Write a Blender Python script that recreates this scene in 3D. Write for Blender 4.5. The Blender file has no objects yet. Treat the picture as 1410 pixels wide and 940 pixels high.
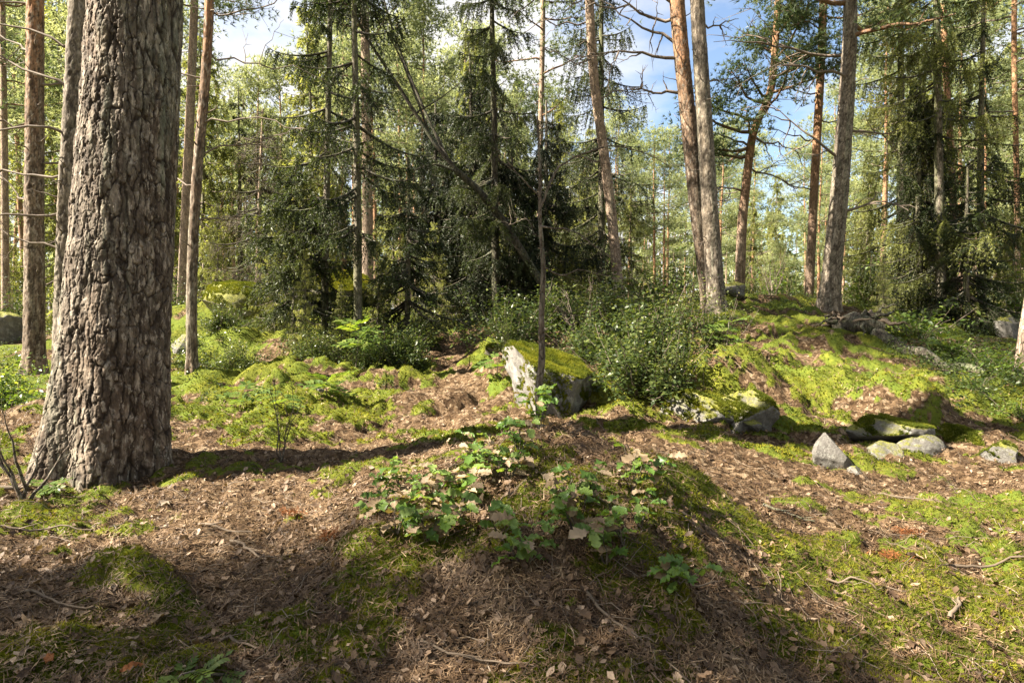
import bpy, math, random
import numpy as np
from mathutils import Vector, Matrix, Euler

sc = bpy.context.scene
C = sc.collection
rnd = random.Random(7)

# ------------------------------------------------------------------ camera, sky, sun, exposure
CAMZ = 1.30
PITCH = math.radians(3.0)
FPX = 862.0                                   # focal length in pixels of the 1410 px wide photograph
cd = bpy.data.cameras.new('camera'); cam = bpy.data.objects.new('camera', cd); C.objects.link(cam)
cam.location = (0, 0, CAMZ); cam.rotation_euler = (math.radians(90) - PITCH, 0, 0)
cd.sensor_width = 36; cd.lens = FPX / 1410 * 36; cd.clip_start = 0.05; cd.clip_end = 3000
sc.camera = cam

SUN_EL, SUN_A = math.radians(43), math.radians(12)
sdir = Vector((-math.cos(SUN_EL) * math.cos(SUN_A), -math.cos(SUN_EL) * math.sin(SUN_A), math.sin(SUN_EL)))
sd = bpy.data.lights.new('sun', 'SUN'); so = bpy.data.objects.new('sun', sd); C.objects.link(so)
sd.energy = 5.0; sd.angle = math.radians(0.5); sd.color = (1.0, 0.90, 0.73)
so.rotation_euler = sdir.to_track_quat('Z', 'Y').to_euler()

w = bpy.data.worlds.new('World'); sc.world = w; w.use_nodes = True
nt = w.node_tree; nt.nodes.clear()
def N(t, ty, **kw):
    n = t.nodes.new(ty)
    for k, v in kw.items(): setattr(n, k, v)
    return n
wo = N(nt, 'ShaderNodeOutputWorld'); bg = N(nt, 'ShaderNodeBackground'); bg.inputs['Strength'].default_value = 0.05
sky = N(nt, 'ShaderNodeTexSky', sky_type='NISHITA'); sky.sun_disc = False
sky.sun_elevation = SUN_EL; sky.sun_rotation = math.atan2(sdir.x, sdir.y)
sky.air_density = 1.0; sky.dust_density = 1.6; sky.ozone_density = 1.0
tc = N(nt, 'ShaderNodeTexCoord'); mp = N(nt, 'ShaderNodeMapping'); mp.inputs['Scale'].default_value = (1.0, 1.0, 2.2)
mp.inputs['Location'].default_value = (0.35, 0.1, 0.0)
ns = N(nt, 'ShaderNodeTexNoise'); ns.inputs['Scale'].default_value = 2.1; ns.inputs['Detail'].default_value = 9; ns.inputs['Roughness'].default_value = 0.55
cr = N(nt, 'ShaderNodeValToRGB'); cr.color_ramp.elements[0].position = 0.41; cr.color_ramp.elements[1].position = 0.57
mx = N(nt, 'ShaderNodeMix', data_type='RGBA'); mx.inputs['B'].default_value = (4.4, 4.3, 4.25, 1)
L = nt.links.new
L(tc.outputs['Generated'], mp.inputs['Vector']); L(mp.outputs[0], ns.inputs['Vector']); L(ns.outputs['Fac'], cr.inputs[0])
L(cr.outputs[0], mx.inputs['Factor']); L(sky.outputs[0], mx.inputs['A']); L(mx.outputs['Result'], bg.inputs['Color']); L(bg.outputs[0], wo.inputs[0])

sc.view_settings.view_transform = 'Standard'; sc.view_settings.look = 'None'
sc.view_settings.exposure = 2.5; sc.view_settings.gamma = 1.0
sc.cycles.max_bounces = 6; sc.cycles.diffuse_bounces = 4; sc.cycles.transmission_bounces = 4; sc.cycles.glossy_bounces = 2
sc.cycles.use_denoising = True
sc.cycles.sample_clamp_indirect = 8

# ------------------------------------------------------------------ numpy noise
def _h(ix, iy, s):
    n = (ix.astype(np.int64) * 374761393 + iy.astype(np.int64) * 668265263 + s * 1442695041) & 0xffffffff
    n = ((n ^ (n >> 13)) * 1274126177) & 0xffffffff
    n = ((n ^ (n >> 16)) * 2246822519) & 0xffffffff
    return ((n ^ (n >> 15)) & 0xffffff) / float(0xffffff)
def vn(x, y, s=0):
    ix = np.floor(x); iy = np.floor(y); fx = x - ix; fy = y - iy
    fx = fx * fx * fx * (fx * (fx * 6 - 15) + 10); fy = fy * fy * fy * (fy * (fy * 6 - 15) + 10)
    a = _h(ix, iy, s); b = _h(ix + 1, iy, s); c = _h(ix, iy + 1, s); d = _h(ix + 1, iy + 1, s)
    return (a + (b - a) * fx) * (1 - fy) + (c + (d - c) * fx) * fy
def fbm(x, y, s=0, o=4, g=0.5):
    t = 0; a = 1; n = 0
    for i in range(o):
        t = t + a * vn(x * 2 ** i + 17.3 * i, y * 2 ** i - 9.1 * i, s + i); n += a; a *= g
    return t / n
def worley(x, y, s, wx=0):
    ix = np.floor(x); iy = np.floor(y)
    f1 = np.full(x.shape, 9.0); f2 = np.full(x.shape, 9.0); cid = np.zeros(x.shape)
    for dx in (-1, 0, 1):
        for dy in (-1, 0, 1):
            cx = ix + dx; cy = iy + dy; hx = np.mod(cx, wx) if wx else cx
            px = cx + 0.5 + (_h(hx, cy, s) - .5) * .95; py = cy + 0.5 + (_h(hx, cy, s + 5) - .5) * .95
            d = np.hypot(px - x, py - y); near = d < f1
            f2 = np.where(near, f1, np.minimum(f2, d)); cid = np.where(near, _h(hx, cy, s + 9), cid); f1 = np.where(near, d, f1)
    return f1, f2, cid
def sstep(a, b, x):
    t = np.clip((x - a) / (b - a), 0, 1); return t * t * (3 - 2 * t)

# ------------------------------------------------------------------ mesh building
def unit(v):
    v = np.asarray(v, float); return v / (np.linalg.norm(v, axis=-1, keepdims=True) + 1e-12)
class MB:
    def __init__(s): s.V = []; s.F = {3: [], 4: []}; s.T = []; s.n = 0
    def add(s, v, f, tint=0.5):
        v = np.asarray(v, np.float32).reshape(-1, 3); f = np.asarray(f, np.int64)
        if len(v) == 0: return
        s.F[f.shape[1]].append(f + s.n); s.V.append(v); s.n += len(v)
        s.T.append(np.broadcast_to(np.asarray(tint, np.float32), (len(v),)))
    def mesh(s, name, smooth=False):
        me = bpy.data.meshes.new(name)
        if s.n == 0: return me
        V = np.concatenate(s.V); me.vertices.add(len(V)); me.vertices.foreach_set('co', V.ravel())
        loops = []; starts = []; tot = 0
        for k in (3, 4):
            if s.F[k]:
                f = np.concatenate(s.F[k]); loops.append(f.ravel()); starts.append(tot + np.arange(len(f)) * k); tot += f.size
        loops = np.concatenate(loops).astype(np.int32); starts = np.concatenate(starts).astype(np.int32)
        me.loops.add(len(loops)); me.loops.foreach_set('vertex_index', loops)
        me.polygons.add(len(starts)); me.polygons.foreach_set('loop_start', starts)
        if smooth: me.polygons.foreach_set('use_smooth', np.ones(len(starts), bool))
        a = me.attributes.new('tint', 'FLOAT', 'POINT'); a.data.foreach_set('value', np.concatenate(s.T))
        me.update(calc_edges=True); return me
    def build(s, name, mat, parent=None, smooth=False, kind=None, loc=(0, 0, 0)):
        return link(name, s.mesh(name, smooth), mat, parent, kind, loc)
def link(name, me, mat, parent=None, kind=None, loc=(0, 0, 0)):
    if mat is not None and not me.materials: me.materials.append(mat)
    o = bpy.data.objects.new(name, me); C.objects.link(o); o.location = loc
    if parent: o.parent = parent
    if kind: o['kind'] = kind
    return o
def thing(name, label, cat, loc=(0, 0, 0), rz=0, group=None, sc_=1):
    o = bpy.data.objects.new(name, None); o.empty_display_size = .1; C.objects.link(o)
    o.location = loc; o.rotation_euler = (0, 0, rz); o.scale = (sc_,) * 3
    tag(o, label, cat, group); return o
def tag(o, label, cat, group=None):
    o['label'] = label; o['category'] = cat
    if group: o['group'] = group
def dup(root, loc, rz=0, s=1, label=None, group=None, tilt=(0, 0)):
    r = root.copy(); C.objects.link(r); r.location = loc; r.rotation_euler = (tilt[0], tilt[1], rz); r.scale = (s, s, s) if not isinstance(s, tuple) else s
    if label: r['label'] = label
    if group: r['group'] = group
    for ch in root.children:
        c = ch.copy(); C.objects.link(c); c.parent = r
    return r
def tubes(mb, P, R, n=5, tint=0.5):
    """P (B,K,3) centre lines, R (B,K) radii"""
    P = np.asarray(P, float); R = np.asarray(R, float)
    if P.ndim == 2: P = P[None]; R = R[None]
    B, K, _ = P.shape
    T = unit(np.gradient(P, axis=1)); m = T.mean(1)
    ref = np.where(np.abs(m[:, 2:3]) > 0.8, [[1.0, 0, 0]], [[0, 0, 1.0]])[:, None, :]
    e1 = unit(np.cross(T, np.broadcast_to(ref, T.shape))); e2 = np.cross(T, e1)
    a = np.arange(n) * 2 * math.pi / n
    V = P[:, :, None, :] + R[:, :, None, None] * (np.cos(a)[None, None, :, None] * e1[:, :, None, :] + np.sin(a)[None, None, :, None] * e2[:, :, None, :])
    k, j = np.meshgrid(np.arange(K - 1), np.arange(n), indexing='ij'); j2 = (j + 1) % n
    f = np.stack([k * n + j, k * n + j2, (k + 1) * n + j2, (k + 1) * n + j], -1).reshape(-1, 4)
    F = (f[None] + (np.arange(B) * K * n)[:, None, None]).reshape(-1, 4)
    t = np.repeat(np.broadcast_to(np.asarray(tint, float), (B,)), K * n)
    mb.add(V.reshape(-1, 3), F, t)
def perp(D, rg):
    r = rg.normal(size=D.shape); r -= (r * D).sum(-1, keepdims=True) * D; return unit(r)
def needles(mb, P, D, k, Ln, w, spread, rg, tint):
    """k thin pointed triangles round every point P, leaning from axis D by spread"""
    n = len(P)
    if n == 0: return
    P = np.repeat(P, k, 0); D = np.repeat(unit(D), k, 0); pr = perp(D, rg)
    s = spread * rg.uniform(.6, 1.3, (n * k, 1)); d = unit(D * np.cos(s) + pr * np.sin(s))
    side = unit(np.cross(d, rg.normal(size=d.shape))); l = Ln * rg.uniform(.7, 1.2, (n * k, 1))
    V = np.stack([P - side * w / 2, P + side * w / 2, P + d * l], 1).reshape(-1, 3)
    t = np.repeat(np.repeat(np.broadcast_to(tint, (n,)), k), 3)
    mb.add(V, np.arange(n * k * 3).reshape(-1, 3), t)
def scatter(mb, tv, tf, P, Z, S, rg, tint, spin=None):
    """copies of the small shape (tv,tf) at P with +z along Z"""
    n = len(P)
    if n == 0: return
    Z = unit(Z); X = perp(Z, rg) if spin is None else unit(spin - (spin * Z).sum(-1, keepdims=True) * Z); Y = np.cross(Z, X)
    S = np.broadcast_to(np.asarray(S, float), (n,))[:, None, None]
    V = P[:, None, :] + S * (tv[None, :, 0:1] * X[:, None, :] + tv[None, :, 1:2] * Y[:, None, :] + tv[None, :, 2:3] * Z[:, None, :])
    F = (tf[None] + (np.arange(n) * len(tv))[:, None, None]).reshape(-1, tf.shape[1])
    mb.add(V.reshape(-1, 3), F, np.repeat(np.broadcast_to(tint, (n,)), len(tv)))

# ------------------------------------------------------------------ from a photograph pixel to a point at depth Y
def ray(px, py):
    u = (px - 705) / FPX; v = (470 - py) / FPX
    return np.array([u, math.cos(PITCH) + math.sin(PITCH) * v, -math.sin(PITCH) + math.cos(PITCH) * v])
def at(px, py, Y):
    d = ray(px, py); return np.array([0, 0, CAMZ]) + d * (Y / d[1])

# ------------------------------------------------------------------ terrain
ctrl = [(0, 940, 2.0), (350, 940, 1.95), (550, 930, 1.95), (700, 940, 1.85), (850, 940, 1.85), (1050, 940, 1.95), (1250, 940, 2.1), (1410, 940, 2.2),
 (40, 800, 2.6), (200, 800, 2.75), (330, 770, 3.0), (440, 730, 3.3), (150, 668, 4.2), (400, 645, 4.6), (10, 640, 4.5), (330, 620, 5.1), (-150, 620, 5.2), (-150, 800, 2.8),
 (510, 760, 2.75), (600, 790, 2.4), (720, 750, 2.45), (850, 780, 2.35), (960, 760, 2.5), (620, 650, 3.5), (740, 605, 3.5), (850, 625, 3.4), (910, 655, 3.1), (690, 615, 3.8),
 (1090, 800, 2.75), (1000, 680, 3.9), (1060, 735, 3.3), (980, 615, 4.9),
 (740, 592, 5.4), (600, 600, 5.7), (850, 590, 5.4), (500, 575, 6.5), (380, 560, 7.0), (420, 535, 8.0), (265, 528, 8.5), (48, 518, 9), (150, 540, 8), (620, 530, 8.2), (640, 490, 10.5), (630, 462, 13),
 (560, 500, 10), (450, 480, 11), (300, 470, 12), (330, 440, 14), (130, 460, 13), (0, 465, 13), (700, 470, 9.5), (720, 440, 12), (630, 445, 16),
 (900, 555, 6.6), (880, 500, 8.3), (900, 460, 9.8), (970, 592, 5.8), (1020, 540, 6.8), (985, 432, 11.2), (1040, 408, 13.5), (1140, 428, 12.2), (1100, 470, 9.4), (1190, 470, 9.8), (1080, 520, 7.6),
 (1200, 525, 7.6), (1140, 640, 5.0), (1230, 615, 5.7), (1380, 640, 5.2), (1270, 570, 6.6), (1310, 500, 9.0), (1400, 525, 8.6), (1560, 540, 8.5), (1560, 680, 4.5), (1560, 900, 2.4),
 (1250, 700, 4.0), (1400, 720, 3.9), (1250, 800, 2.9), (1400, 820, 2.9), (1330, 455, 14), (1230, 435, 15), (850, 432, 13.2), (1410, 455, 15)]
cp = [at(*c) for c in ctrl]
cp = [(p[0], p[1], p[2]) for p in cp] + [(x, 22, .15 + .02 * x * 0) for x in (-24, -14, -5, 4, 12, 22)] + [(-14, 12, .35), (16, 12, .2), (-9, 6, .2), (-9, -3, .2), (9, -3, 0), (0, -3, .25), (-2.5, .3, .18), (2.5, .3, .1), (0, .2, .25), (-22, -3, .3), (22, 0, 0)] + [(12, 6, .1), (-12, 30, .2), (12, 30, .2), (0, 32, .3)]
cp = np.array(cp)
def _k(r): return np.where(r > 1e-9, r * r * np.log(r + 1e-9), 0)
_n = len(cp); A = np.zeros((_n + 3, _n + 3)); D_ = np.hypot(cp[:, None, 0] - cp[None, :, 0], cp[:, None, 1] - cp[None, :, 1])
A[:_n, :_n] = _k(D_) + np.eye(_n) * .06; A[:_n, _n:] = np.c_[np.ones(_n), cp[:, :2]]; A[_n:, :_n] = A[:_n, _n:].T
sol = np.linalg.solve(A, np.r_[cp[:, 2], 0, 0, 0])
def base_h(x, y):
    x = np.asarray(x, float); y = np.asarray(y, float); sh = x.shape; xf = x.ravel(); yf = y.ravel(); out = np.empty(xf.shape)
    for i in range(0, len(xf), 60000):
        X = xf[i:i + 60000]; Y = yf[i:i + 60000]
        z = sol[_n] + sol[_n + 1] * X + sol[_n + 2] * Y
        z = z + (_k(np.hypot(X[:, None] - cp[None, :, 0], Y[:, None] - cp[None, :, 1])) * sol[None, :_n]).sum(1)
        t = sstep(20, 34, np.hypot(X, Y - 4)); far = .3 + (fbm(X / 14, Y / 14, 3, 3) - .5) * 1.2
        out[i:i + 60000] = z * (1 - t) + far * t
    return out.reshape(sh)
# mossy areas: centre by photograph pixel at its depth, radii in metres, strength
def gh(px, py):
    d = ray(px, py); ts = np.linspace(1.2, 60, 3000); P = np.array([0, 0, CAMZ]) + ts[:, None] * d[None] / d[1]
    hz = sample_h(P[:, 0], P[:, 1]); k = np.argmax(P[:, 2] < hz); return np.array([P[k, 0], P[k, 1], hz[k]])
moss_spec = [(535, 830, 2.25, .13, .35, .6), (490, 790, 2.5, .07, .1, .3), (510, 765, 2.75, .12, .1, .9), (1000, 730, 3.1, .42, .32, .8), (930, 670, 3.2, .35, .22, .6), (1080, 800, 2.7, .28, .25, .6), (1110, 880, 2.2, .25, .2, .5),
 (930, 850, 2.15, .10, .15, .8), (190, 800, 2.7, .30, .12, 1.0), (150, 780, 2.85, .15, .1, .9), (100, 910, 2.1, .22, .14, .9), (250, 930, 2.0, .16, .1, .9), (187, 728, 3.4, .1, .08, .9), (150, 668, 4.0, .35, .12, .5),
 (400, 712, 3.5, .12, .05, .6), (800, 640, 3.5, .4, .2, .35), (850, 720, 2.7, .3, .2, .25), (780, 900, 2.0, .08, .08, .3), (240, 655, 4.25, .2, .1, .7),
 (420, 565, 6.9, 1.4, .55, .30), (300, 575, 6.6, .9, .3, .25), (520, 520, 8.5, 1.5, 1.2, .35), (1240, 570, 6.4, .8, .5, .3), (400, 610, 5.5, 1.2, .12, .22), (640, 560, 7, .3, .8, -.3), (630, 520, 9, .35, 1.5, -.5), (690, 590, 5.6, .8, .3, .1), (560, 600, 5.7, .5, .2, .2),
 (640, 470, 12.5, .5, 3, -.6), (850, 600, 5.2, .8, .2, .35), (1000, 610, 5.1, .8, .25, .45), (960, 520, 7.2, .8, .9, .4), (1100, 540, 7, 1.5, 1.3, .16), (1250, 530, 7.5, 1.9, 1.5, .18), (1020, 520, 7, .5, .4, .4), (1080, 500, 8.3, .5, .4, -.35), (1050, 430, 11.5, 1.5, 1.5, .25), (1230, 440, 13, 1.5, 2, .4),
 (1350, 780, 3.1, .8, .4, .42), (1300, 690, 4.2, .8, .3, .3), (1400, 680, 4.3, .5, .3, .3), (1090, 690, 4.0, .4, .25, .25), (1180, 690, 4.3, .4, .2, .3), (1200, 840, 2.6, .3, .3, .2), (1330, 850, 2.5, .4, .3, .35), (1290, 700, 4.0, .5, .3, .22), (1160, 720, 3.8, .35, .2, .2), (1000, 650, 4.3, .5, .35, -.3), (60, 560, 7, 2, 1.2, .3), (30, 640, 4.6, .6, .5, .35), (1400, 560, 7, .8, 1, .5), (300, 480, 11.5, 2.5, 2, .5), (450, 460, 13, 3, 2, .4),
 (300, 700, 3.7, .8, .5, -.35), (350, 820, 2.7, .6, .5, -.3), (680, 850, 2.2, .35, .35, -.15)]
ms = [(at(px, py, Y), rx, ry, s) for px, py, Y, rx, ry, s in moss_spec]
def moss_mask(x, y):
    b = .25 + .08 * sstep(5, 3, y) + .22 * sstep(4.5, 11, np.hypot(x, y)) * sstep(-9, -3, y)
    for p, rx, ry, s in ms: b = b + s * np.exp(-(((x - p[0]) / rx) ** 2 + ((y - p[1]) / ry) ** 2) ** 1.3)
    ca_, sa_ = math.cos(-.45), math.sin(-.45); hs = sstep(.2, 2.5, x) * sstep(4, 6, y); xr = x * ca_ + y * sa_; yr = -x * sa_ + y * ca_
    n = fbm(x / .55, y / .45, 11, 5, .65) * (1 - hs * .8) + hs * .8 * fbm(xr / .42, yr / .15, 13, 5, .65)
    n = n * .72 + .28 * fbm(x / .14 + 5, y / .11, 17, 3, .6)
    return sstep(.40, .64, .5 + (n - .5) * 2.9 + (b - .5) * .66 + .16 * (fbm(x / .06, y / .06, 5, 2) - .5))
# one sheet: rows and columns fine near the viewpoint, coarse towards the horizon
def axis(lo, hi, d0, fine_lo, fine_hi, grow):
    a = [fine_lo]; d = d0
    while a[-1] < fine_hi: a.append(a[-1] + d0)
    while a[-1] < hi: d *= grow; a.append(a[-1] + d)
    b = [fine_lo]; d = d0
    while b[-1] > lo: d *= grow; b.append(b[-1] - d)
    return np.array(b[::-1][:-1] + a)
gx = axis(-420, 420, .034, -3.6, 3.8, 1.06); gy = axis(-200, 800, .026, 1.5, 5.4, 1.032)
GX, GY = np.meshgrid(gx, gy)
def detail(x, y, m):
    near = 1 - sstep(14, 40, np.hypot(x, y))
    cush = (fbm(x / .16, y / .14, 21, 3) - .35)
    lit = (fbm(x / .35, y / .35, 31, 5, .62) - .5) * (.12 + .16 * sstep(4.5, 7, y)) + (fbm(x / .045, y / .045, 41, 2) - .5) * .018 + (fbm(x / .13, y / .12, 43, 3, .6) - .5) * .07
    f1, f2, cid = worley(x / .9 + vn(x, y, 8), y / .7, 51)
    hum = sstep(.75, .1, f1) * .09 * (cid > .45) * sstep(4.4, 6, y)
    return near * (lit + hum + m * (.022 + cush * (.07 + .08 * sstep(4.5, 7, y))))
M0 = moss_mask(GX, GY)
GZ = base_h(GX, GY) + detail(GX, GY, M0)
# long mossy hump and cushions in the left foreground, root flare under the big pine
def bump(px, py, Y, rx, ry, h, ang=0):
    global GZ
    p = at(px, py, Y); dx = GX - p[0]; dy = GY - p[1]; c, s_ = math.cos(ang), math.sin(ang)
    u = (dx * c + dy * s_) / rx; v = (-dx * s_ + dy * c) / ry; GZ = GZ + h * np.exp(-(u * u + v * v) ** 1.2)
bump(195, 800, 2.72, .30, .09, .09, -.5); bump(100, 910, 2.1, .2, .12, .07); bump(255, 930, 2.0, .15, .09, .07); bump(187, 728, 3.4, .08, .06, .02)
bump(500, 770, 2.7, .12, .10, .09); bump(930, 850, 2.15, .10, .13, .07); bump(1000, 720, 3.15, .45, .15, .06, -.6); bump(740, 620, 3.55, .5, .2, .06)
bump(900, 660, 3.15, .3, .12, .04)
for q, (px, py, Y) in enumerate([(1100, 530, 7.2), (1180, 560, 6.7), (1250, 590, 6.2), (1040, 500, 8.2), (1300, 560, 7), (1020, 545, 6.6), (960, 545, 6.5)]): bump(px, py, Y, .55, .3, .13, -.4)
bump(340, 480, 10.5, .9, .5, .35); bump(430, 520, 8.6, .8, .35, .18); bump(540, 530, 8.2, .7, .3, .14); bump(350, 545, 7.6, .6, .25, .12); bump(560, 560, 7.1, .5, .2, .08); bump(690, 520, 8.3, .4, .3, .2); bump(480, 455, 13, 1.6, .7, .6); bump(300, 450, 13, 1.4, .8, .5); bump(60, 600, 6, .8, .5, .12); bump(1000, 520, 6.9, .9, .45, .22); bump(1240, 575, 6.4, .8, .4, .16); bump(1150, 590, 5.5, .3, .3, .06); bump(860, 520, 7.4, 1.0, .5, .15)
def sample_h(x, y, G=None):
    G = GZ if G is None else G
    i = np.clip(np.searchsorted(gx, x) - 1, 0, len(gx) - 2); j = np.clip(np.searchsorted(gy, y) - 1, 0, len(gy) - 2)
    fx = (x - gx[i]) / (gx[i + 1] - gx[i]); fy = (y - gy[j]) / (gy[j + 1] - gy[j])
    return (G[j, i] * (1 - fx) + G[j, i + 1] * fx) * (1 - fy) + (G[j + 1, i] * (1 - fx) + G[j + 1, i + 1] * fx) * fy
def hz(x, y): return float(sample_h(np.array([x]), np.array([y]))[0])
def mossv(x, y): return sample_h(x, y, M0)
def gnorm(x, y):
    e = .03; return unit(np.stack([sample_h(x - e, y) - sample_h(x + e, y), sample_h(x, y - e) - sample_h(x, y + e), np.full(len(x), 2 * e)], -1))

# ------------------------------------------------------------------ materials
def mat(name):
    m = bpy.data.materials.new(name); m.use_nodes = True; t = m.node_tree; t.nodes.clear()
    o = N(t, 'ShaderNodeOutputMaterial'); p = N(t, 'ShaderNodeBsdfPrincipled'); t.links.new(p.outputs[0], o.inputs[0]); p.inputs['Roughness'].default_value = .8
    p.inputs['Specular IOR Level'].default_value = .3
    return m, t, p, o
def noise(t, scale, det=5, rough=.6, vec=None, dist=0):
    n = N(t, 'ShaderNodeTexNoise'); n.inputs['Scale'].default_value = scale; n.inputs['Detail'].default_value = det; n.inputs['Roughness'].default_value = rough; n.inputs['Distortion'].default_value = dist
    if vec is not None: t.links.new(vec, n.inputs['Vector'])
    return n.outputs['Fac']
def ramp(t, fac, stops):
    r = N(t, 'ShaderNodeValToRGB'); e = r.color_ramp.elements
    while len(e) < len(stops): e.new(.5)
    for i, (p, c) in enumerate(stops): e[i].position = p; e[i].color = (*c, 1) if len(c) == 3 else c
    t.links.new(fac, r.inputs[0]); return r.outputs[0]
def mixc(t, fac, a, b, bl='MIX'):
    m = N(t, 'ShaderNodeMix', data_type='RGBA', blend_type=bl)
    for k, v in (('Factor', fac), ('A', a), ('B', b)):
        if isinstance(v, (int, float)): m.inputs[k].default_value = v
        elif isinstance(v, tuple): m.inputs[k].default_value = (*v, 1)
        else: t.links.new(v, m.inputs[k])
    return m.outputs['Result']
def math_(t, op, a, b=0.0, clamp=False):
    m = N(t, 'ShaderNodeMath', operation=op, use_clamp=clamp)
    for i, v in enumerate((a, b)):
        if isinstance(v, (int, float)): m.inputs[i].default_value = v
        else: t.links.new(v, m.inputs[i])
    return m.outputs[0]
def bumpn(t, p, h, strength=.5, dist=.02):
    b = N(t, 'ShaderNodeBump'); b.inputs['Strength'].default_value = strength; b.inputs['Distance'].default_value = dist
    t.links.new(h, b.inputs['Height']); t.links.new(b.outputs[0], p.inputs['Normal'])
def objc(t, scale=(1, 1, 1)):
    c = N(t, 'ShaderNodeTexCoord'); m = N(t, 'ShaderNodeMapping'); m.inputs['Scale'].default_value = scale
    t.links.new(c.outputs['Object'], m.inputs[0]); return m.outputs[0]
def attr(t, name): a = N(t, 'ShaderNodeAttribute'); a.attribute_name = name; return a.outputs['Fac']
def leafmat(name, stops, trans=.4, rough=.5, tcol=1.6, spec=.35, blue=.35):
    m, t, p, o = mat(name); oi = N(t, 'ShaderNodeObjectInfo')
    f = math_(t, 'ADD', math_(t, 'MULTIPLY', attr(t, 'tint'), .8), math_(t, 'MULTIPLY', oi.outputs['Random'], .2))
    c = ramp(t, f, stops); t.links.new(c, p.inputs['Base Color']); p.inputs['Roughness'].default_value = rough; p.inputs['Specular IOR Level'].default_value = spec
    tr = N(t, 'ShaderNodeBsdfTranslucent'); t.links.new(mixc(t, 1.0, c, (tcol * 1.05, tcol, tcol * blue), 'MULTIPLY'), tr.inputs[0])
    mi = N(t, 'ShaderNodeMixShader'); mi.inputs[0].default_value = trans
    t.links.new(p.outputs[0], mi.inputs[1]); t.links.new(tr.outputs[0], mi.inputs[2]); t.links.new(mi.outputs[0], o.inputs[0]); return m
MAT = {}
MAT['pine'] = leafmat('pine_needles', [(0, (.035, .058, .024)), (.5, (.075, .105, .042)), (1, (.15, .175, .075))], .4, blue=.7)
MAT['pale'] = leafmat('sunlit_pine_needles', [(0, (.09, .12, .055)), (.5, (.21, .245, .12)), (1, (.38, .40, .21))], .5, blue=.75)  # background crowns: sunlit brightness put into the needle colour
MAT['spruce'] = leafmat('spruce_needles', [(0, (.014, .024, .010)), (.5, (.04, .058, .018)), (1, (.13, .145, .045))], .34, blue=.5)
MAT['spruce_shaded'] = leafmat('shaded_spruce_needles', [(0, (.006, .012, .006)), (.5, (.018, .030, .011)), (1, (.06, .075, .022))], .2, blue=.5)  # spruce needles with the shade of the centre thicket painted in
MAT['spruce_sunlit'] = leafmat('sunlit_spruce_needles', [(0, (.08, .10, .03)), (.5, (.20, .22, .07)), (1, (.34, .35, .13))], .5, blue=.55)  # spruce needles lightened in colour to stand for sun on the boughs
MAT['shrub'] = leafmat('shrub_leaves', [(0, (.012, .022, .008)), (.5, (.048, .072, .020)), (.88, (.13, .15, .045)), (1, (.28, .27, .12))], .36, .35, blue=.5)
MAT['bright'] = leafmat('bright_leaves', [(0, (.03, .06, .015)), (.6, (.095, .15, .03)), (1, (.24, .27, .07))], .45, .4)
MAT['oakg'] = leafmat('oak_leaf_green', [(0, (.045, .10, .02)), (.6, (.11, .19, .04)), (1, (.23, .30, .09))], .4, .38)
MAT['oakd'] = leafmat('oak_leaf_dry', [(0, (.13, .085, .045)), (.5, (.25, .18, .11)), (1, (.40, .31, .21))], .3, .6, 1.0)
MAT['moss'] = leafmat('moss_tips', [(0, (.018, .028, .006)), (.45, (.085, .105, .013)), (.8, (.19, .19, .022)), (1, (.32, .28, .035))], .35, .7, spec=.1)
MAT['litter'] = leafmat('dead_leaf', [(0, (.018, .010, .006)), (.3, (.058, .034, .019)), (.6, (.165, .108, .068)), (.85, (.33, .24, .17)), (1, (.43, .35, .27))], .15, .6, .9, .3)
MAT['duff'] = leafmat('dead_needle', [(0, (.024, .013, .006)), (.4, (.078, .045, .023)), (.75, (.20, .13, .073)), (1, (.50, .37, .24))], .1, .6, .9, .3)
MAT['dead'] = leafmat('dry_twig', [(0, (.06, .045, .033)), (.6, (.15, .115, .085)), (1, (.33, .27, .21))], .1, .7, .9, .2)
MAT['rust'] = leafmat('rusty_needle', [(0, (.10, .035, .012)), (1, (.26, .10, .035))], .25, .7, .9, .2)

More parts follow.
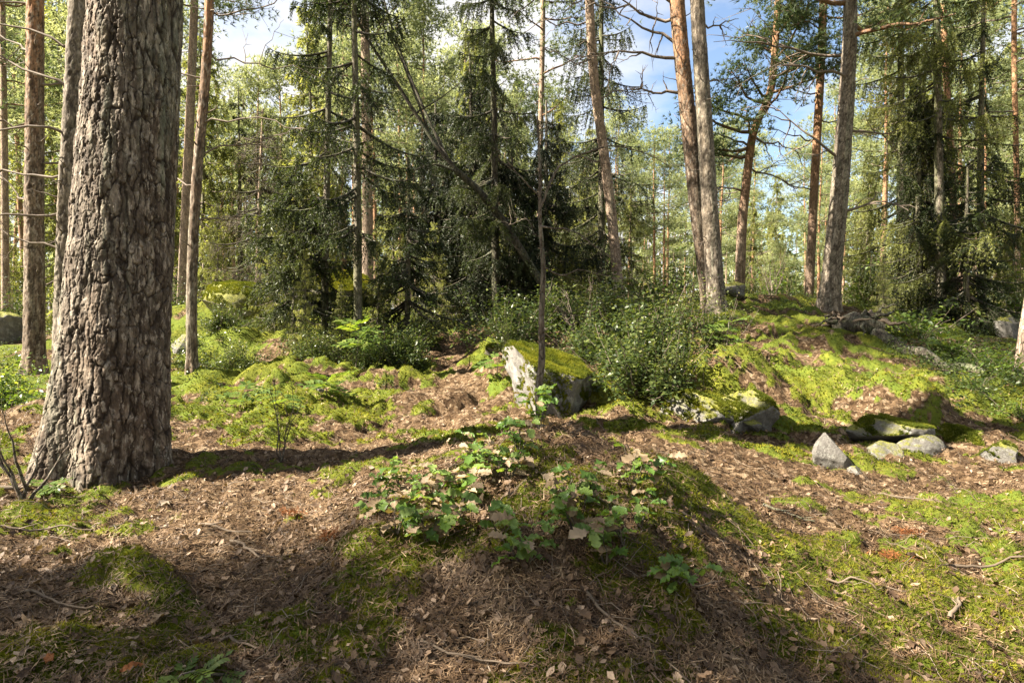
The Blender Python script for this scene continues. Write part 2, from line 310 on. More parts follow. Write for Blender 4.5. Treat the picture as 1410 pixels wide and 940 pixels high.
def barkmat(name, plates, crev, upper=None, z0=3, z1=6, lichen=.35, fine=True, moss=0.0, big=False, geo=False):
    big = big or geo
    m, t, p, o = mat(name); v = objc(t, (1, 1, .35))
    vo = N(t, 'ShaderNodeTexVoronoi', feature='DISTANCE_TO_EDGE'); vo.inputs['Scale'].default_value = 17
    dn = noise(t, 6, 3, .6, v); va = N(t, 'ShaderNodeVectorMath', operation='ADD'); sc2 = N(t, 'ShaderNodeVectorMath', operation='SCALE'); sc2.inputs['Scale'].default_value = .30
    cmb = N(t, 'ShaderNodeCombineXYZ'); t.links.new(dn, cmb.inputs[0]); t.links.new(dn, cmb.inputs[1]); t.links.new(cmb.outputs[0], sc2.inputs[0])
    t.links.new(v, va.inputs[0]); t.links.new(sc2.outputs[0], va.inputs[1]); t.links.new(va.outputs[0], vo.inputs['Vector'])
    edge = attr(t, 'tint') if big else math_(t, 'ADD', math_(t, 'MULTIPLY', vo.outputs['Distance'], 6.0), math_(t, 'MULTIPLY', noise(t, 7, 3, .6, v), .9), True)
    n1 = noise(t, 14, 6, .65, v); n2 = noise(t, 60, 4, .6, v)
    pc = ramp(t, n1, [(.36, plates[0]), (.5, plates[1]), (.62, plates[2])])
    if upper:
        s = N(t, 'ShaderNodeSeparateXYZ'); t.links.new(objc(t), s.inputs[0])
        zz = math_(t, 'ADD', s.outputs[2], math_(t, 'MULTIPLY', n1, 1.2)); f = N(t, 'ShaderNodeMapRange'); f.inputs[1].default_value = z0; f.inputs[2].default_value = z1; t.links.new(zz, f.inputs[0])
        up = ramp(t, n1, [(.3, tuple(c * .6 for c in upper)), (.55, upper), (.75, tuple(min(1, c * 1.35) for c in upper))])
        pc = mixc(t, f.outputs[0], pc, up)
    if big: pc = mixc(t, ramp(t, noise(t, 3.2, 5, .7, v), [(.45, (0, 0, 0)), (.65, (.5, .5, .5))]), pc, mixc(t, 1.0, pc, (1.22 if upper != (.21, .17, .135) else 1.05, 1.0, .85), 'MULTIPLY')); pc = mixc(t, ramp(t, noise(t, 26, 4, .7, v), [(.54, (0, 0, 0)), (.60, (.7, .7, .7))]), pc, (.36, .31, .255))
    li = ramp(t, noise(t, 5, 6, .7), [(.5, (0, 0, 0)), (.64, (1, 1, 1))])
    lic = math_(t, 'MULTIPLY', li, lichen)
    pc = mixc(t, lic, pc, (.20, .235, .17))
    if moss:
        mo = ramp(t, noise(t, 3, 5, .7), [(.42, (0, 0, 0)), (.6, (1, 1, 1))]); pc = mixc(t, math_(t, 'MULTIPLY', mo, moss), pc, (.09, .11, .03))
    c = mixc(t, edge, crev, pc); c = mixc(t, .5, c, mixc(t, 1.0, c, ramp(t, n2, [(.35, (.3, .3, .3)), (.65, (1.75, 1.75, 1.75))]), 'MULTIPLY'))
    t.links.new(c, p.inputs['Base Color']); p.inputs['Roughness'].default_value = .85
    h = math_(t, 'ADD', math_(t, 'MULTIPLY', n1, .35), math_(t, 'MULTIPLY', n2, .18))
    if not big: h = math_(t, 'ADD', h, edge)
    bumpn(t, p, h, .9 if not big else .6, .02 if not big else .012); return m
MAT['bark_big'] = barkmat('old_pine_bark', [(.05, .037, .027), (.095, .073, .055), (.21, .175, .14)], (.018, .011, .007), lichen=.4, big=True)
MAT['bark'] = barkmat('pine_bark', [(.075, .052, .036), (.135, .098, .07), (.23, .18, .135)], (.03, .02, .014), (.31, .17, .09), 3.4, 5.8, geo=True)
MAT['bark_grey'] = barkmat('grey_pine_bark', [(.08, .064, .048), (.15, .122, .095), (.24, .20, .16)], (.035, .025, .018), (.21, .17, .135), 7, 10, geo=True)
MAT['bark_orange'] = barkmat('orange_pine_bark', [(.13, .09, .065), (.22, .155, .115), (.31, .23, .18)], (.09, .05, .03), (.34, .185, .10), 2.2, 5.0, .25)
MAT['bark_pink'] = barkmat('pale_pine_bark', [(.17, .125, .095), (.27, .20, .155), (.38, .30, .24)], (.09, .06, .042), (.31, .225, .16), 1, 4.5, .3)
MAT['bark_spruce'] = barkmat('spruce_bark', [(.09, .075, .055), (.15, .125, .095), (.23, .20, .16)], (.05, .04, .03), moss=.8)
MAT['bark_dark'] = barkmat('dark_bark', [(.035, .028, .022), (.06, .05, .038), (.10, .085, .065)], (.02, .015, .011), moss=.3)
MAT['bark_sap'] = barkmat('sapling_bark', [(.06, .045, .033), (.11, .085, .066), (.2, .17, .14)], (.03, .02, .015), lichen=.4)
def birchmat():
    m, t, p, o = mat('birch_bark'); v = objc(t, (1, 1, 5)); n = noise(t, 5, 5, .7, v)
    t.links.new(ramp(t, n, [(.38, (.05, .045, .04)), (.46, (.55, .52, .47)), (.8, (.72, .69, .63))]), p.inputs['Base Color']); return m
MAT['birch'] = birchmat()
def limbmat():
    m, t, p, o = mat('dead_branch_wood'); n = noise(t, 12, 5)
    t.links.new(ramp(t, n, [(.3, (.085, .065, .052)), (.7, (.22, .175, .14))]), p.inputs['Base Color']); bumpn(t, p, n, .5, .01); return m
MAT['limb'] = limbmat()
def rockmat(name='granite', warm=0.0, mossy=.35, k_=1.0):
    m, t, p, o = mat(name)
    n1 = noise(t, 3.0, 8, .65); n2 = noise(t, 22, 8, .75); n3 = noise(t, 90, 3, .6); n4 = noise(t, 9, 6, .75)
    c = ramp(t, n1, [(.3, (.075 * k_, .07 * k_, .06 * k_)), (.5, (.14 * k_, .13 * k_, .12 * k_)), (.7, (.22 * k_, .21 * k_, .195 * k_))])
    c = mixc(t, ramp(t, n4, [(.52, (0, 0, 0)), (.6, (1, 1, 1))]), c, (.225, .22, .20))
    c = mixc(t, ramp(t, n2, [(.56, (0, 0, 0)), (.66, (.9, .9, .9))]), c, (.055, .052, .045))
    if warm: c = mixc(t, warm, c, (.40, .27, .17))
    c = mixc(t, .6, c, mixc(t, 1.0, c, ramp(t, n3, [(.3, (.55, .55, .55)), (.7, (1.35, 1.35, 1.35))]), 'MULTIPLY'))
    g = N(t, 'ShaderNodeNewGeometry'); s = N(t, 'ShaderNodeSeparateXYZ'); t.links.new(g.outputs['Normal'], s.inputs[0])
    f = math_(t, 'ADD', s.outputs[2], math_(t, 'MULTIPLY', noise(t, 5, 6, .7), 1.3)); f = ramp(t, f, [(.90 if mossy else .999, (0, 0, 0)), (1.0, (1, 1, 1))])
    f = ramp(t, math_(t, 'MULTIPLY', math_(t, 'SUBTRACT', math_(t, 'ADD', s.outputs[2], math_(t, 'MULTIPLY', noise(t, 6, 9, .8), 1.9)), 1.35 - mossy), 1.6), [(.1, (0, 0, 0)), (.75, (1, 1, 1))])
    mc = ramp(t, noise(t, 30, 4, .7), [(.3, (.05, .06, .012)), (.7, (.24, .23, .035))])
    t.links.new(mixc(t, f, c, mc), p.inputs['Base Color']); p.inputs['Roughness'].default_value = .75
    bumpn(t, p, math_(t, 'ADD', math_(t, 'ADD', n2, math_(t, 'MULTIPLY', n3, .5)), f), .7, .02); return m
MAT['rock'] = rockmat('granite', 0, .05, 1.0); MAT['rockbare'] = rockmat('bare_granite', 0, -.1, 1.1); MAT['rockmossy'] = rockmat('mossy_granite', .1, .75)
def groundmat():
    m, t, p, o = mat('forest_floor'); g = N(t, 'ShaderNodeNewGeometry'); v = g.outputs['Position']
    big = noise(t, 1.3, 6, .6, v); mid = noise(t, 11, 6, .7, v); fine = noise(t, 70, 5, .75, v)
    vo = N(t, 'ShaderNodeTexVoronoi'); vo.inputs['Scale'].default_value = 28; t.links.new(v, vo.inputs['Vector'])
    sp = N(t, 'ShaderNodeSeparateColor'); t.links.new(vo.outputs['Color'], sp.inputs[0])
    c = ramp(t, mid, [(.30, (.012, .007, .004)), (.45, (.045, .027, .014)), (.6, (.125, .082, .047)), (.75, (.34, .24, .15))])
    c = mixc(t, .45, c, ramp(t, sp.outputs[0], [(0, (.018, .010, .005)), (.45, (.082, .049, .026)), (.8, (.23, .155, .092)), (1, (.44, .34, .23))]))
    c = mixc(t, .5, c, mixc(t, 1.0, c, ramp(t, fine, [(.3, (.45, .45, .45)), (.7, (1.5, 1.5, 1.5))]), 'MULTIPLY'))
    mc = ramp(t, math_(t, 'ADD', math_(t, 'MULTIPLY', mid, .6), math_(t, 'MULTIPLY', fine, .4)), [(.3, (.024, .032, .007)), (.5, (.095, .105, .013)), (.68, (.22, .21, .028))])
    mc = mixc(t, ramp(t, big, [(.4, (0, 0, 0)), (.65, (.6, .6, .6))]), mc, (.085, .13, .02))
    a = attr(t, 'tint'); f = math_(t, 'ADD', a, math_(t, 'MULTIPLY', math_(t, 'SUBTRACT', fine, .5), 1.1)); f = ramp(t, f, [(.38, (0, 0, 0)), (.62, (1, 1, 1))])
    t.links.new(mixc(t, f, c, mc), p.inputs['Base Color']); p.inputs['Roughness'].default_value = .95; p.inputs['Specular IOR Level'].default_value = .1
    bumpn(t, p, math_(t, 'ADD', math_(t, 'ADD', mid, math_(t, 'MULTIPLY', fine, .6)), math_(t, 'MULTIPLY', sp.outputs[1], .35)), 1.0, .025); return m
MAT['ground'] = groundmat()

# ------------------------------------------------------------------ ground sheet
mb = MB(); ny, nx = GX.shape; ii, jj = np.meshgrid(np.arange(ny - 1), np.arange(nx - 1), indexing='ij')
f = np.stack([ii * nx + jj, ii * nx + jj + 1, (ii + 1) * nx + jj + 1, (ii + 1) * nx + jj], -1).reshape(-1, 4)
mb.add(np.stack([GX, GY, GZ], -1).reshape(-1, 3), f, M0.ravel())
mb.build('ground', MAT['ground'], None, True, 'structure')

# ------------------------------------------------------------------ trunks
def path_from_px(pix, Y, H, dY=0.0, grow=None):
    """pixels along the trunk (base first) at depth Y -> world points, base put on the ground, top carried on to height H"""
    pts = [at(px, py, Y + dY * i / max(1, len(pix) - 1)) for i, (px, py) in enumerate(pix)]
    b = pts[0]; z = hz(b[0], b[1]); pts[0] = np.array([b[0], b[1], z])
    last = pts[-1]; d = (pts[-1] - pts[-2]); d = d / max(.2, d[2]); d[:2] *= .45
    top = z + H
    if top > last[2] + .5:
        for q in (.5, 1.0): pts.append(last + d * (top - last[2]) * q)
    P = np.array(pts); zz = P[:, 2]; K = 40; zs = np.linspace(zz[0], zz[-1], K) if True else None
    P2 = np.stack([np.interp(zs, zz, P[:, 0]), np.interp(zs, zz, P[:, 1]), zs], -1)
    for _ in range(3): P2[1:-1, :2] = (P2[:-2, :2] + P2[1:-1, :2] * 2 + P2[2:, :2]) / 4
    return P2
def trunk_part(root, P, r0, r1, mt, nseg=14, relief=0.0, rows=None, flare=.45, seed=0, name='trunk'):
    """P world points; root at P[0]"""
    K = rows or len(P); s = np.linspace(0, 1, K)
    if relief: Hh = P[-1][2] - P[0][2]; zt_ = min(.9, 5.6 / Hh if relief < .02 else 4.3 / Hh); s = np.concatenate([np.linspace(0, zt_, K - 40), np.linspace(zt_, 1, 41)[1:]])
    idx = s * (len(P) - 1); i0 = np.minimum(idx.astype(int), len(P) - 2); fr = (idx - i0)[:, None]
    Q = P[i0] * (1 - fr) + P[i0 + 1] * fr; Q = Q - P[0]
    zc = Q[:, 2]; H = zc[-1]
    R = r0 + (r1 - r0) * (zc / H) + r0 * flare * np.exp(-zc / (r0 * 1.6))
    a = np.arange(nseg) * 2 * math.pi / nseg
    if relief > .02:        # finer facets on the side that faces the clearing
        c0 = math.atan2(-P[0][1], -P[0][0]); nb_ = int(nseg * .86); a = np.concatenate([np.linspace(c0 - 1.85, c0 + 1.85, nb_), np.linspace(c0 + 1.85, c0 - 1.85 + 2 * math.pi, nseg - nb_ + 2)[1:-1]])
    AA, ZZ = np.meshgrid(a, zc)
    lob = 1 + .18 * np.exp(-ZZ / (r0 * 2)) * np.sin(AA * 5 + seed) + .05 * (fbm(AA * 0 + np.cos(AA) * 2 + seed, np.sin(AA) * 2 + ZZ * .8, 5, 3) - .5)
    rr = R[:, None] * lob; tint = np.full(rr.shape, .8)
    if relief:
        cw = max(.05, relief * 1.9) if relief < .02 else .047; ncell = max(7, round(2 * math.pi * r0 / cw)); U = AA / (2 * math.pi) * ncell; ca = np.cos(AA) * r0; sa = np.sin(AA) * r0
        def cyl(fq, sd, o=3, az=1.0): return fbm(ca * fq + sd, ZZ * fq * az + sa * fq * .7, sd, o, .6) - .5
        U1 = U + 1.0 * cyl(4, 3 + seed) + .95 * cyl(22, 4 + seed, 4, .7); W1 = ZZ / (cw * 2.7) + .9 * cyl(7, 6) + .7 * cyl(28, 5, 4)
        f1, f2, cid = worley(U1, W1, 77 + seed, ncell); ed = f2 - f1 + .22 * cyl(48, 8, 3); e = sstep(.03, .13, ed)
        nc2 = max(4, round(ncell / 1.45)); g1, g2, cid2 = worley((U + 1.1 * cyl(5, 3 + seed, 3, .6) + 1.0 * cyl(19, 4 + seed, 4, .6)) * nc2 / ncell, ZZ / (cw * 9) + .9 * cyl(5, 9), 99 + seed, nc2); ed2 = g2 - g1 + .12 * cyl(34, 18, 3); E = sstep(.02, .12, ed2) * .75 + .25 * sstep(0, .35, ed2)
        fl = cyl(18, 12, 5, .8) * 9 + cid * 3; st = np.floor(fl) + sstep(.46, .54, fl - np.floor(fl)); fl2 = cyl(90, 14, 3, .7)
        wk = .15 + .85 * sstep(-.1, .06, cyl(9, 31))
        rr = rr + relief * (.50 * E + .22 * e * wk + .07 * st * e + .20 * fl2 + .14 * cid * e - .7); tint = np.clip((.12 + .88 * E) * (1 - wk + wk * (.25 + .75 * e)) * (1 + .8 * fl2) + .10 * (cid - .5), 0, 1)
    V = np.stack([Q[:, 0][:, None] + rr * np.cos(AA), Q[:, 1][:, None] + rr * np.sin(AA), ZZ - .12 * (ZZ < 1e-6)], -1)
    k, j = np.meshgrid(np.arange(K - 1), np.arange(nseg), indexing='ij'); j2 = (j + 1) % nseg
    F = np.stack([k * nseg + j, k * nseg + j2, (k + 1) * nseg + j2, (k + 1) * nseg + j], -1).reshape(-1, 4)
    m_ = MB(); m_.add(V.reshape(-1, 3), F, tint.ravel()); return m_.build(name, mt, root, True)
def pt_at(P, z):
    return np.array([np.interp(z, P[:, 2], P[:, 0]), np.interp(z, P[:, 2], P[:, 1]), z])
# crowns, in coordinates local to the base
def pine_crown(rg, P, z0, z1, rmax, nb, ncl=9, ntuft=16, k=8, Ln=.11, w=.012, az0=None, clr=.28, thick=.03):
    lv = MB(); wd = MB(); K = 7; pos = []; dr = []; tn = []; bp = []; br = []; b2 = []; r2 = []
    for i in range(nb):
        u = (i + rg.uniform(0, 1)) / nb; h = z0 + (z1 - z0) * u; b = pt_at(P, h); az = rg.uniform(0, 2 * math.pi) if az0 is None else az0[i % len(az0)] + rg.normal() * .3
        ln = rmax * (1 - .72 * u ** 1.8) * rg.uniform(.65, 1.1) * (0.6 + .4 * min(1, u * 4)); up = rg.uniform(-.05, .45) + .5 * u
        t = np.linspace(0, 1, K)[:, None]; d = np.array([math.cos(az), math.sin(az), 0.0])
        pth = b + d * ln * t + np.array([0, 0, 1.0]) * (ln * (up * t ** 1.6 - .10 * t)) + np.cumsum(rg.normal(size=(K, 3)) * .05 * ln / 2.5, 0) * (t > 0)
        bp.append(pth); br.append(thick * (1 - .8 * t[:, 0]) * (.5 + ln / rmax * .6))
        ct = rnd_ball = rg.uniform(.42, 1.03, ncl)
        for q in range(ncl):
            tt = min(ct[q], .999); ix = tt * (K - 1); a0 = int(ix); c0 = pth[a0] * (1 - ix + a0) + pth[min(a0 + 1, K - 1)] * (ix - a0)
            off = rg.normal(size=3) * np.array([.30, .30, .16]) * ln * .42; c = c0 + off + np.array([0, 0, .06])
            mid = (c0 + c) / 2 + np.array([0, 0, -.03]); s = np.linspace(0, 1, 4)[:, None]
            b2.append(c0 * (1 - s) ** 2 + 2 * mid * s * (1 - s) + c * s * s); r2.append(np.full(4, thick * .22) * (1 - .6 * s[:, 0]))
            n = rg.poisson(ntuft) + 3; o = rg.normal(size=(n, 3)) * np.array([clr, clr, clr * .42]); pos.append(c + o); dr.append(unit(o * [1, 1, .3] + d * .3 + np.array([0, 0, .25]))); tn.append(np.clip(rg.normal(.45, .12) + o[:, 2] * .5 / clr + rg.normal(size=n) * .12, 0, 1))
    needles(lv, np.concatenate(pos), np.concatenate(dr), k, Ln, w, .85, rg, np.concatenate(tn))
    tubes(wd, np.array(bp), np.array(br), 4); tubes(wd, np.array(b2), np.array(r2), 3); return lv, wd
def spruce_crown(rg, P, z0, z1, rmax, step=.42, per=5, tw=26, droop=.38, hang=.35, k=4, Ln=.062, w=.016, m=7, gaps=.12, one=None):
    lv = MB(); wd = MB(); K = 7; bp = []; br = []; TP = []; TD = []; TL = []; TT = []
    h = z0; H = z1
    while h < z1 - .15:
        for q in range(per):
            if rg.uniform() < gaps: continue
            az = rg.uniform(0, 2 * math.pi) if one is None else one + rg.normal() * .8; fr = (h - z0) / (H - z0); ln = rmax * (1 - fr) ** .75 * rg.uniform(.6, 1.15) * min(1, .5 + fr * 5) + .12
            b = pt_at(P, h + rg.uniform(-.1, .1)); d = np.array([math.cos(az), math.sin(az), 0.]); t = np.linspace(0, 1, K)[:, None]
            pth = b + d * ln * t * .95 + np.array([0, 0, 1.]) * ln * (-droop * (1.2 - fr) * t ** .9 * 1.2 + .22 * t ** 3)
            bp.append(pth); br.append((.022 * (1 - .8 * t[:, 0])) * (.4 + ln / rmax))
            n = max(5, int(tw * ln / rmax)); tt = rg.uniform(.12, 1, n); ix = tt * (K - 1); a0 = np.minimum(ix.astype(int), K - 2); p0 = pth[a0] * (1 - ix + a0)[:, None] + pth[a0 + 1] * (ix - a0)[:, None]
            sd_ = np.array([-d[1], d[0], 0.]) * rg.choice([-1, 1], (n, 1)); hd = rg.uniform(.3, 1.5, (n, 1)) * hang * 2.2
            TD.append(unit(sd_ + d * .8 + np.array([0, 0, -1.]) * hd)); TP.append(p0); TL.append(rg.uniform(.5, 1.1, n) * (.16 + .22 * ln / rmax) * (1.25 - .7 * tt) * (1 + .5 * hang)); TT.append(np.clip(rg.normal(.4, .13) + .35 * (tt - .5) + rg.normal(size=n) * .12, 0, 1))
        h += step * rg.uniform(.7, 1.3)
    TP = np.concatenate(TP); TD = np.concatenate(TD); TL = np.concatenate(TL); TT = np.concatenate(TT); n = len(TP)
    s = (np.arange(m) + .5) / m; sag = np.array([0, 0, -1.])
    Q = TP[:, None, :] + TD[:, None, :] * (TL[:, None] * s)[:, :, None] + sag * (TL[:, None] * s ** 2 * hang)[:, :, None]
    Dn = unit(TD[:, None, :] + sag * (2 * s * hang)[None, :, None])
    needles(lv, Q.reshape(-1, 3), Dn.reshape(-1, 3), k, Ln, w, .8, rg, np.repeat(TT, m))
    tubes(wd, np.array(bp), np.array(br), 4)
    s3 = np.linspace(0, 1, 2); tubes(wd, TP[:, None, :] + TD[:, None, :] * (TL[:, None] * s3)[:, :, None] + sag * (TL[:, None] * s3 ** 2 * hang)[:, :, None], np.full((n, 2), .003), 3)
    return lv, wd
def dead_branches(root, P, rg, zs, Ls, azs, mt, r=.022, up=.25, twigs=3, cr_=.5):
    for z, ln, az in zip(zs, Ls, azs):
        b = pt_at(P, z + P[0][2]) - P[0]; K = 9; t = np.linspace(0, 1, K)[:, None]; d = np.array([math.cos(az), math.sin(az), 0.])
        pth = b + d * ln * t + np.array([0, 0, 1.]) * ln * (up * t + rg.normal() * .25 * t ** 2) + np.cumsum(rg.normal(size=(K, 3)) * .028 * ln, 0) * (t > 0) * cr_ * 2
        m_ = MB(); tubes(m_, pth, r * (1.05 - t[:, 0]) + .003, 5)
        for q in range(twigs):
            i = rg.integers(2, K - 1); L2 = ln * rg.uniform(.2, .5); d2 = unit(d * .6 + rg.normal(size=3) * .6); pp = pth[i] + d2 * L2 * t + np.cumsum(rg.normal(size=(K, 3)) * .03 * L2, 0) * (t > 0) * cr_ * 2
            tubes(m_, pp, r * .45 * (1.05 - t[:, 0]) + .002, 4)
            for q2 in range(2):
                j = rg.integers(3, K - 1); L3 = L2 * rg.uniform(.3, .6); tubes(m_, pp[j] + unit(d2 + rg.normal(size=3) * .7) * L3 * t[::2], r * .2 * (1.05 - t[::2, 0]) + .0015, 3)
        m_.build('dead_branch', mt, root, True)

# ---- the big pine in the left foreground
rg = np.random.default_rng(5)
def make_pine(name, label, pix, Y, H, wpx, wtop, mt, crown=None, relief=0, nseg=16, rows=60, flare=.35, seed=0, group=None, dead=None, dY=0, leaf='pine', r1=None, cat='tree'):
    P = path_from_px(pix, Y, H, dY); root = thing(name, label, cat, P[0], 0, group); g = np.random.default_rng(seed + 100)
    wide = math.sqrt(1 + ((pix[0][0] - 705) / FPX) ** 2); r0 = wpx / 2 / FPX * Y / wide; rt = wtop / 2 / FPX * Y / wide; zt = at(*pix[-1], Y)[2] - P[0][2]
    slope = (rt - r0) / max(zt, .5); rend = max(.03, r0 + slope * H) if r1 is None else r1
    trunk_part(root, P, r0, rend, mt, nseg, relief, rows, flare, seed)
    if crown:
        z0, z1, rm, nb = crown[:4]; kw = crown[4] if len(crown) > 4 else {}
        lv, wd = pine_crown(g, P - P[0], z0, z1, rm, nb, **kw); lv.build('crown', MAT[leaf], root); wd.build('branches', MAT['limb'] if leaf != 'pine' else MAT['bark'], root, True)
    if relief and relief < .02:      # snapped-off knots
        zs = g.uniform(.9, 5.2, 9); dead_branches(root, P, g, zs, g.uniform(.07, .28, 9) + r0, g.uniform(-PI, .3, 9), MAT['limb'], r=.010, up=.2, twigs=0)
    if dead: dead_branches(root, P, g, *dead[:3], MAT['limb'], **(dead[3] if len(dead) > 3 else {}))
    return root, P
PI = math.pi
PI = math.pi
make_pine('pine_tree', 'massive old pine trunk with deeply plated bark in the left foreground', [(146, 668), (160, 500), (170, 330), (190, 0)], 4.5, 17, 160, 116, MAT['bark_big'],
    (9, 17, 3.4, 20, dict(ntuft=14, k=7, Ln=.14, w=.022)), relief=.022, nseg=340, rows=860, flare=.13, seed=1)
SP = dict(ntuft=12, k=6, Ln=.14, w=.022)
make_pine('pine_tree', 'straight pine at the left edge with orange upper trunk, left of the massive trunk', [(48, 520), (47, 300), (49, 0)], 9, 17, 32, 21, MAT['bark'],
    (7.5, 16.5, 2.6, 15, SP), .016, 46, 300, seed=2, dead=([2.4, 3.0, 3.6, 4.1, 4.6, 5.2, 5.6], [1.2, 1.4, 1.6, 1.3, 1.5, 1.6, 1.4], [2.9, .1, 3.4, .3, 2.8, 3.3, 0], dict(up=.1, r=.014)))
make_pine('pine_tree', 'dark grey pine half hidden behind the massive trunk, bare curved side branches', [(84, 520), (92, 300), (108, 0)], 7.6, 16, 32, 26, MAT['bark_grey'],
    (7.5, 15.5, 2.4, 14, SP), .018, 46, 300, seed=3, dead=([1.9, 2.3, 2.75, 3.2, 3.7, 4.3], [.9, 1.2, 1.5, 1.5, 1.6, 2.0], [3.0, 3.3, 3.1, 3.4, 3.0, 3.2], dict(up=.18, r=.015)))
make_pine('pine_tree', 'thin pale trunked pine at the very left edge, far behind the straight one', [(8, 470), (6, 200), (3, 0)], 16, 15, 13, 9, MAT['bark_pink'], (5.5, 14.5, 2.5, 26, SP), seed=4)
make_pine('pine_tree', 'pine right of the massive trunk, the paler and farther of two leaning together', [(249, 416), (260, 200), (268, 0)], 17, 16, 17, 11, MAT['bark_pink'], (8, 15.5, 2.6, 26, SP), seed=5, nseg=20)
make_pine('pine_tree', 'slim pine right of the massive trunk, nearer of two, rust coloured with side twigs', [(265, 530), (263, 400), (270, 250), (285, 90), (289, 0)], 8.5, 13, 16, 13, MAT['bark'],
    (6.6, 12.6, 2.2, 22, SP), .010, 34, 240, seed=6, dead=([2.0, 2.5, 2.9, 3.3, 3.9, 4.3, 4.8], [.7, 1.0, 1.2, 1.4, 1.1, 1.5, 1.3], [.1, 2.9, .2, -.2, 3.2, .3, -.1], dict(up=.22, r=.011)))
make_pine('pine_tree', 'tall pine with pale pinkish bending trunk right of the thin sapling', [(854, 432), (846, 330), (832, 210), (818, 120), (811, 0)], 13.2, 15, 15, 12, MAT['bark_pink'],
    (7.2, 14.5, 2.2, 24, SP), .010, 36, 260, seed=7, dead=([3.2, 4.4, 5.2, 6], [.9, 1.4, 1.5, 1.6], [3.1, .2, 3.3, 3.0], dict(up=.2, r=.016)))
make_pine('pine_tree', 'left trunk of the tall twin pines, orange above and grey below', [(980, 433), (962, 300), (945, 140), (931, 0)], 11.3, 16, 24, 21, MAT['bark'],
    (9.5, 15.5, 2.4, 17, SP), .014, 46, 300, seed=8, dead=([3.9, 4.5, 4.75, 5.2, 5.5, 5.6, 5.8], [1.0, 2.2, 1.5, 2.2, 1.7, 2.6, 2.2], [3.1, 3.3, 2.9, 3.2, 3.5, 3.0, -.2], dict(up=.12, r=.03, twigs=5)))
make_pine('pine_tree', 'right trunk of the tall twin pines, straight and grey to the top', [(987, 436), (975, 250), (966, 100), (959, 0)], 11.0, 16, 26, 19, MAT['bark_grey'],
    (9.5, 15.5, 2.4, 17, SP), .014, 46, 300, seed=9, dead=([4.0, 5.0, 5.5, 5.7], [.6, .9, 1.2, .8], [.1, .4, -.2, .2], dict(up=.25, r=.018, twigs=4)))
make_pine('pine_tree', 'crooked orange pine with low spreading branches behind the mossy hillside', [(1018, 398), (1022, 300), (1036, 180), (1062, 130), (1066, 90)], 16, 7.6, 15, 10, MAT['bark_orange'],
    (3.6, 7.4, 2.1, 20, dict(ntuft=17, k=9, Ln=.13, w=.018, clr=.24, thick=.05)), seed=10, nseg=20, dead=([2.9, 3.4, 4.0, 4.3], [1.4, 1.8, 1.6, 1.8], [3.3, .1, 2.9, .3], dict(up=.15, r=.03, twigs=5)))
make_pine('pine_tree', 'slim straight orange pine just left of the broad leaning one', [(1114, 390), (1122, 240), (1130, 100), (1133, 20)], 16, 13, 13, 11, MAT['bark_orange'],
    (6.2, 12.6, 2.4, 24, SP), seed=11, nseg=20, dead=([3.0, 4.2, 4.8, 5.4], [1.1, 1.4, 1.8, 1.8], [3.2, 3.0, .2, 3.3], dict(up=.1, r=.018)))
make_pine('pine_tree', 'broad leaning pine with grey trunk on the crest of the mossy slope', [(1140, 430), (1153, 300), (1165, 150), (1171, 40), (1171, 0)], 12.2, 13, 29, 19, MAT['bark_grey'],
    (5.2, 12.5, 3.0, 30, dict(ntuft=12, k=7, Ln=.12, w=.018, thick=.06)), .014, 46, 300, seed=12, dead=([1.9, 2.9, 3.6, 4.3, 4.9], [1.2, 1.6, 1.5, 2.2, 2.6], [-.3, 3.1, .2, 3.2, 3.3], dict(up=.15, r=.03, twigs=5)))
make_pine('pine_tree', 'red trunked pine at the far right edge above the drooping spruces', [(1404, 440), (1400, 250), (1396, 60)], 17, 14, 9, 8, MAT['bark_orange'], (5.5, 13.5, 3.2, 26, SP), seed=13, leaf='pale')
make_pine('pine_tree', 'dark red pine trunk among the drooping spruces on the right', [(1316, 430), (1312, 250), (1300, 60)], 15.5, 14, 11, 9, MAT['bark_orange'], (6.5, 13.5, 2.6, 24, SP), seed=14)
make_pine('birch_tree', 'pale birch trunk cut by the right edge beside the green undergrowth', [(1402, 528), (1412, 440), (1440, 300), (1450, 0)], 8.6, 10, 17, 12, MAT['bark_pink'], (5.5, 9.8, 1.6, 14, SP), seed=15, leaf='bright', nseg=20)
make_pine('pine_tree', 'slender far pine left of the sapling top with sparse dark side branches', [(741, 400), (744, 200), (747, 60)], 17, 12, 8, 7, MAT['bark_pink'], (5.4, 11.6, 1.6, 18, SP), seed=16)
make_pine('pine_tree', 'thick pale pine trunk behind the two mossy spruce stems', [(506, 400), (506, 250), (503, 60)], 19, 14, 17, 12, MAT['bark_pink'], (6.5, 13.5, 2.6, 24, SP), seed=17)

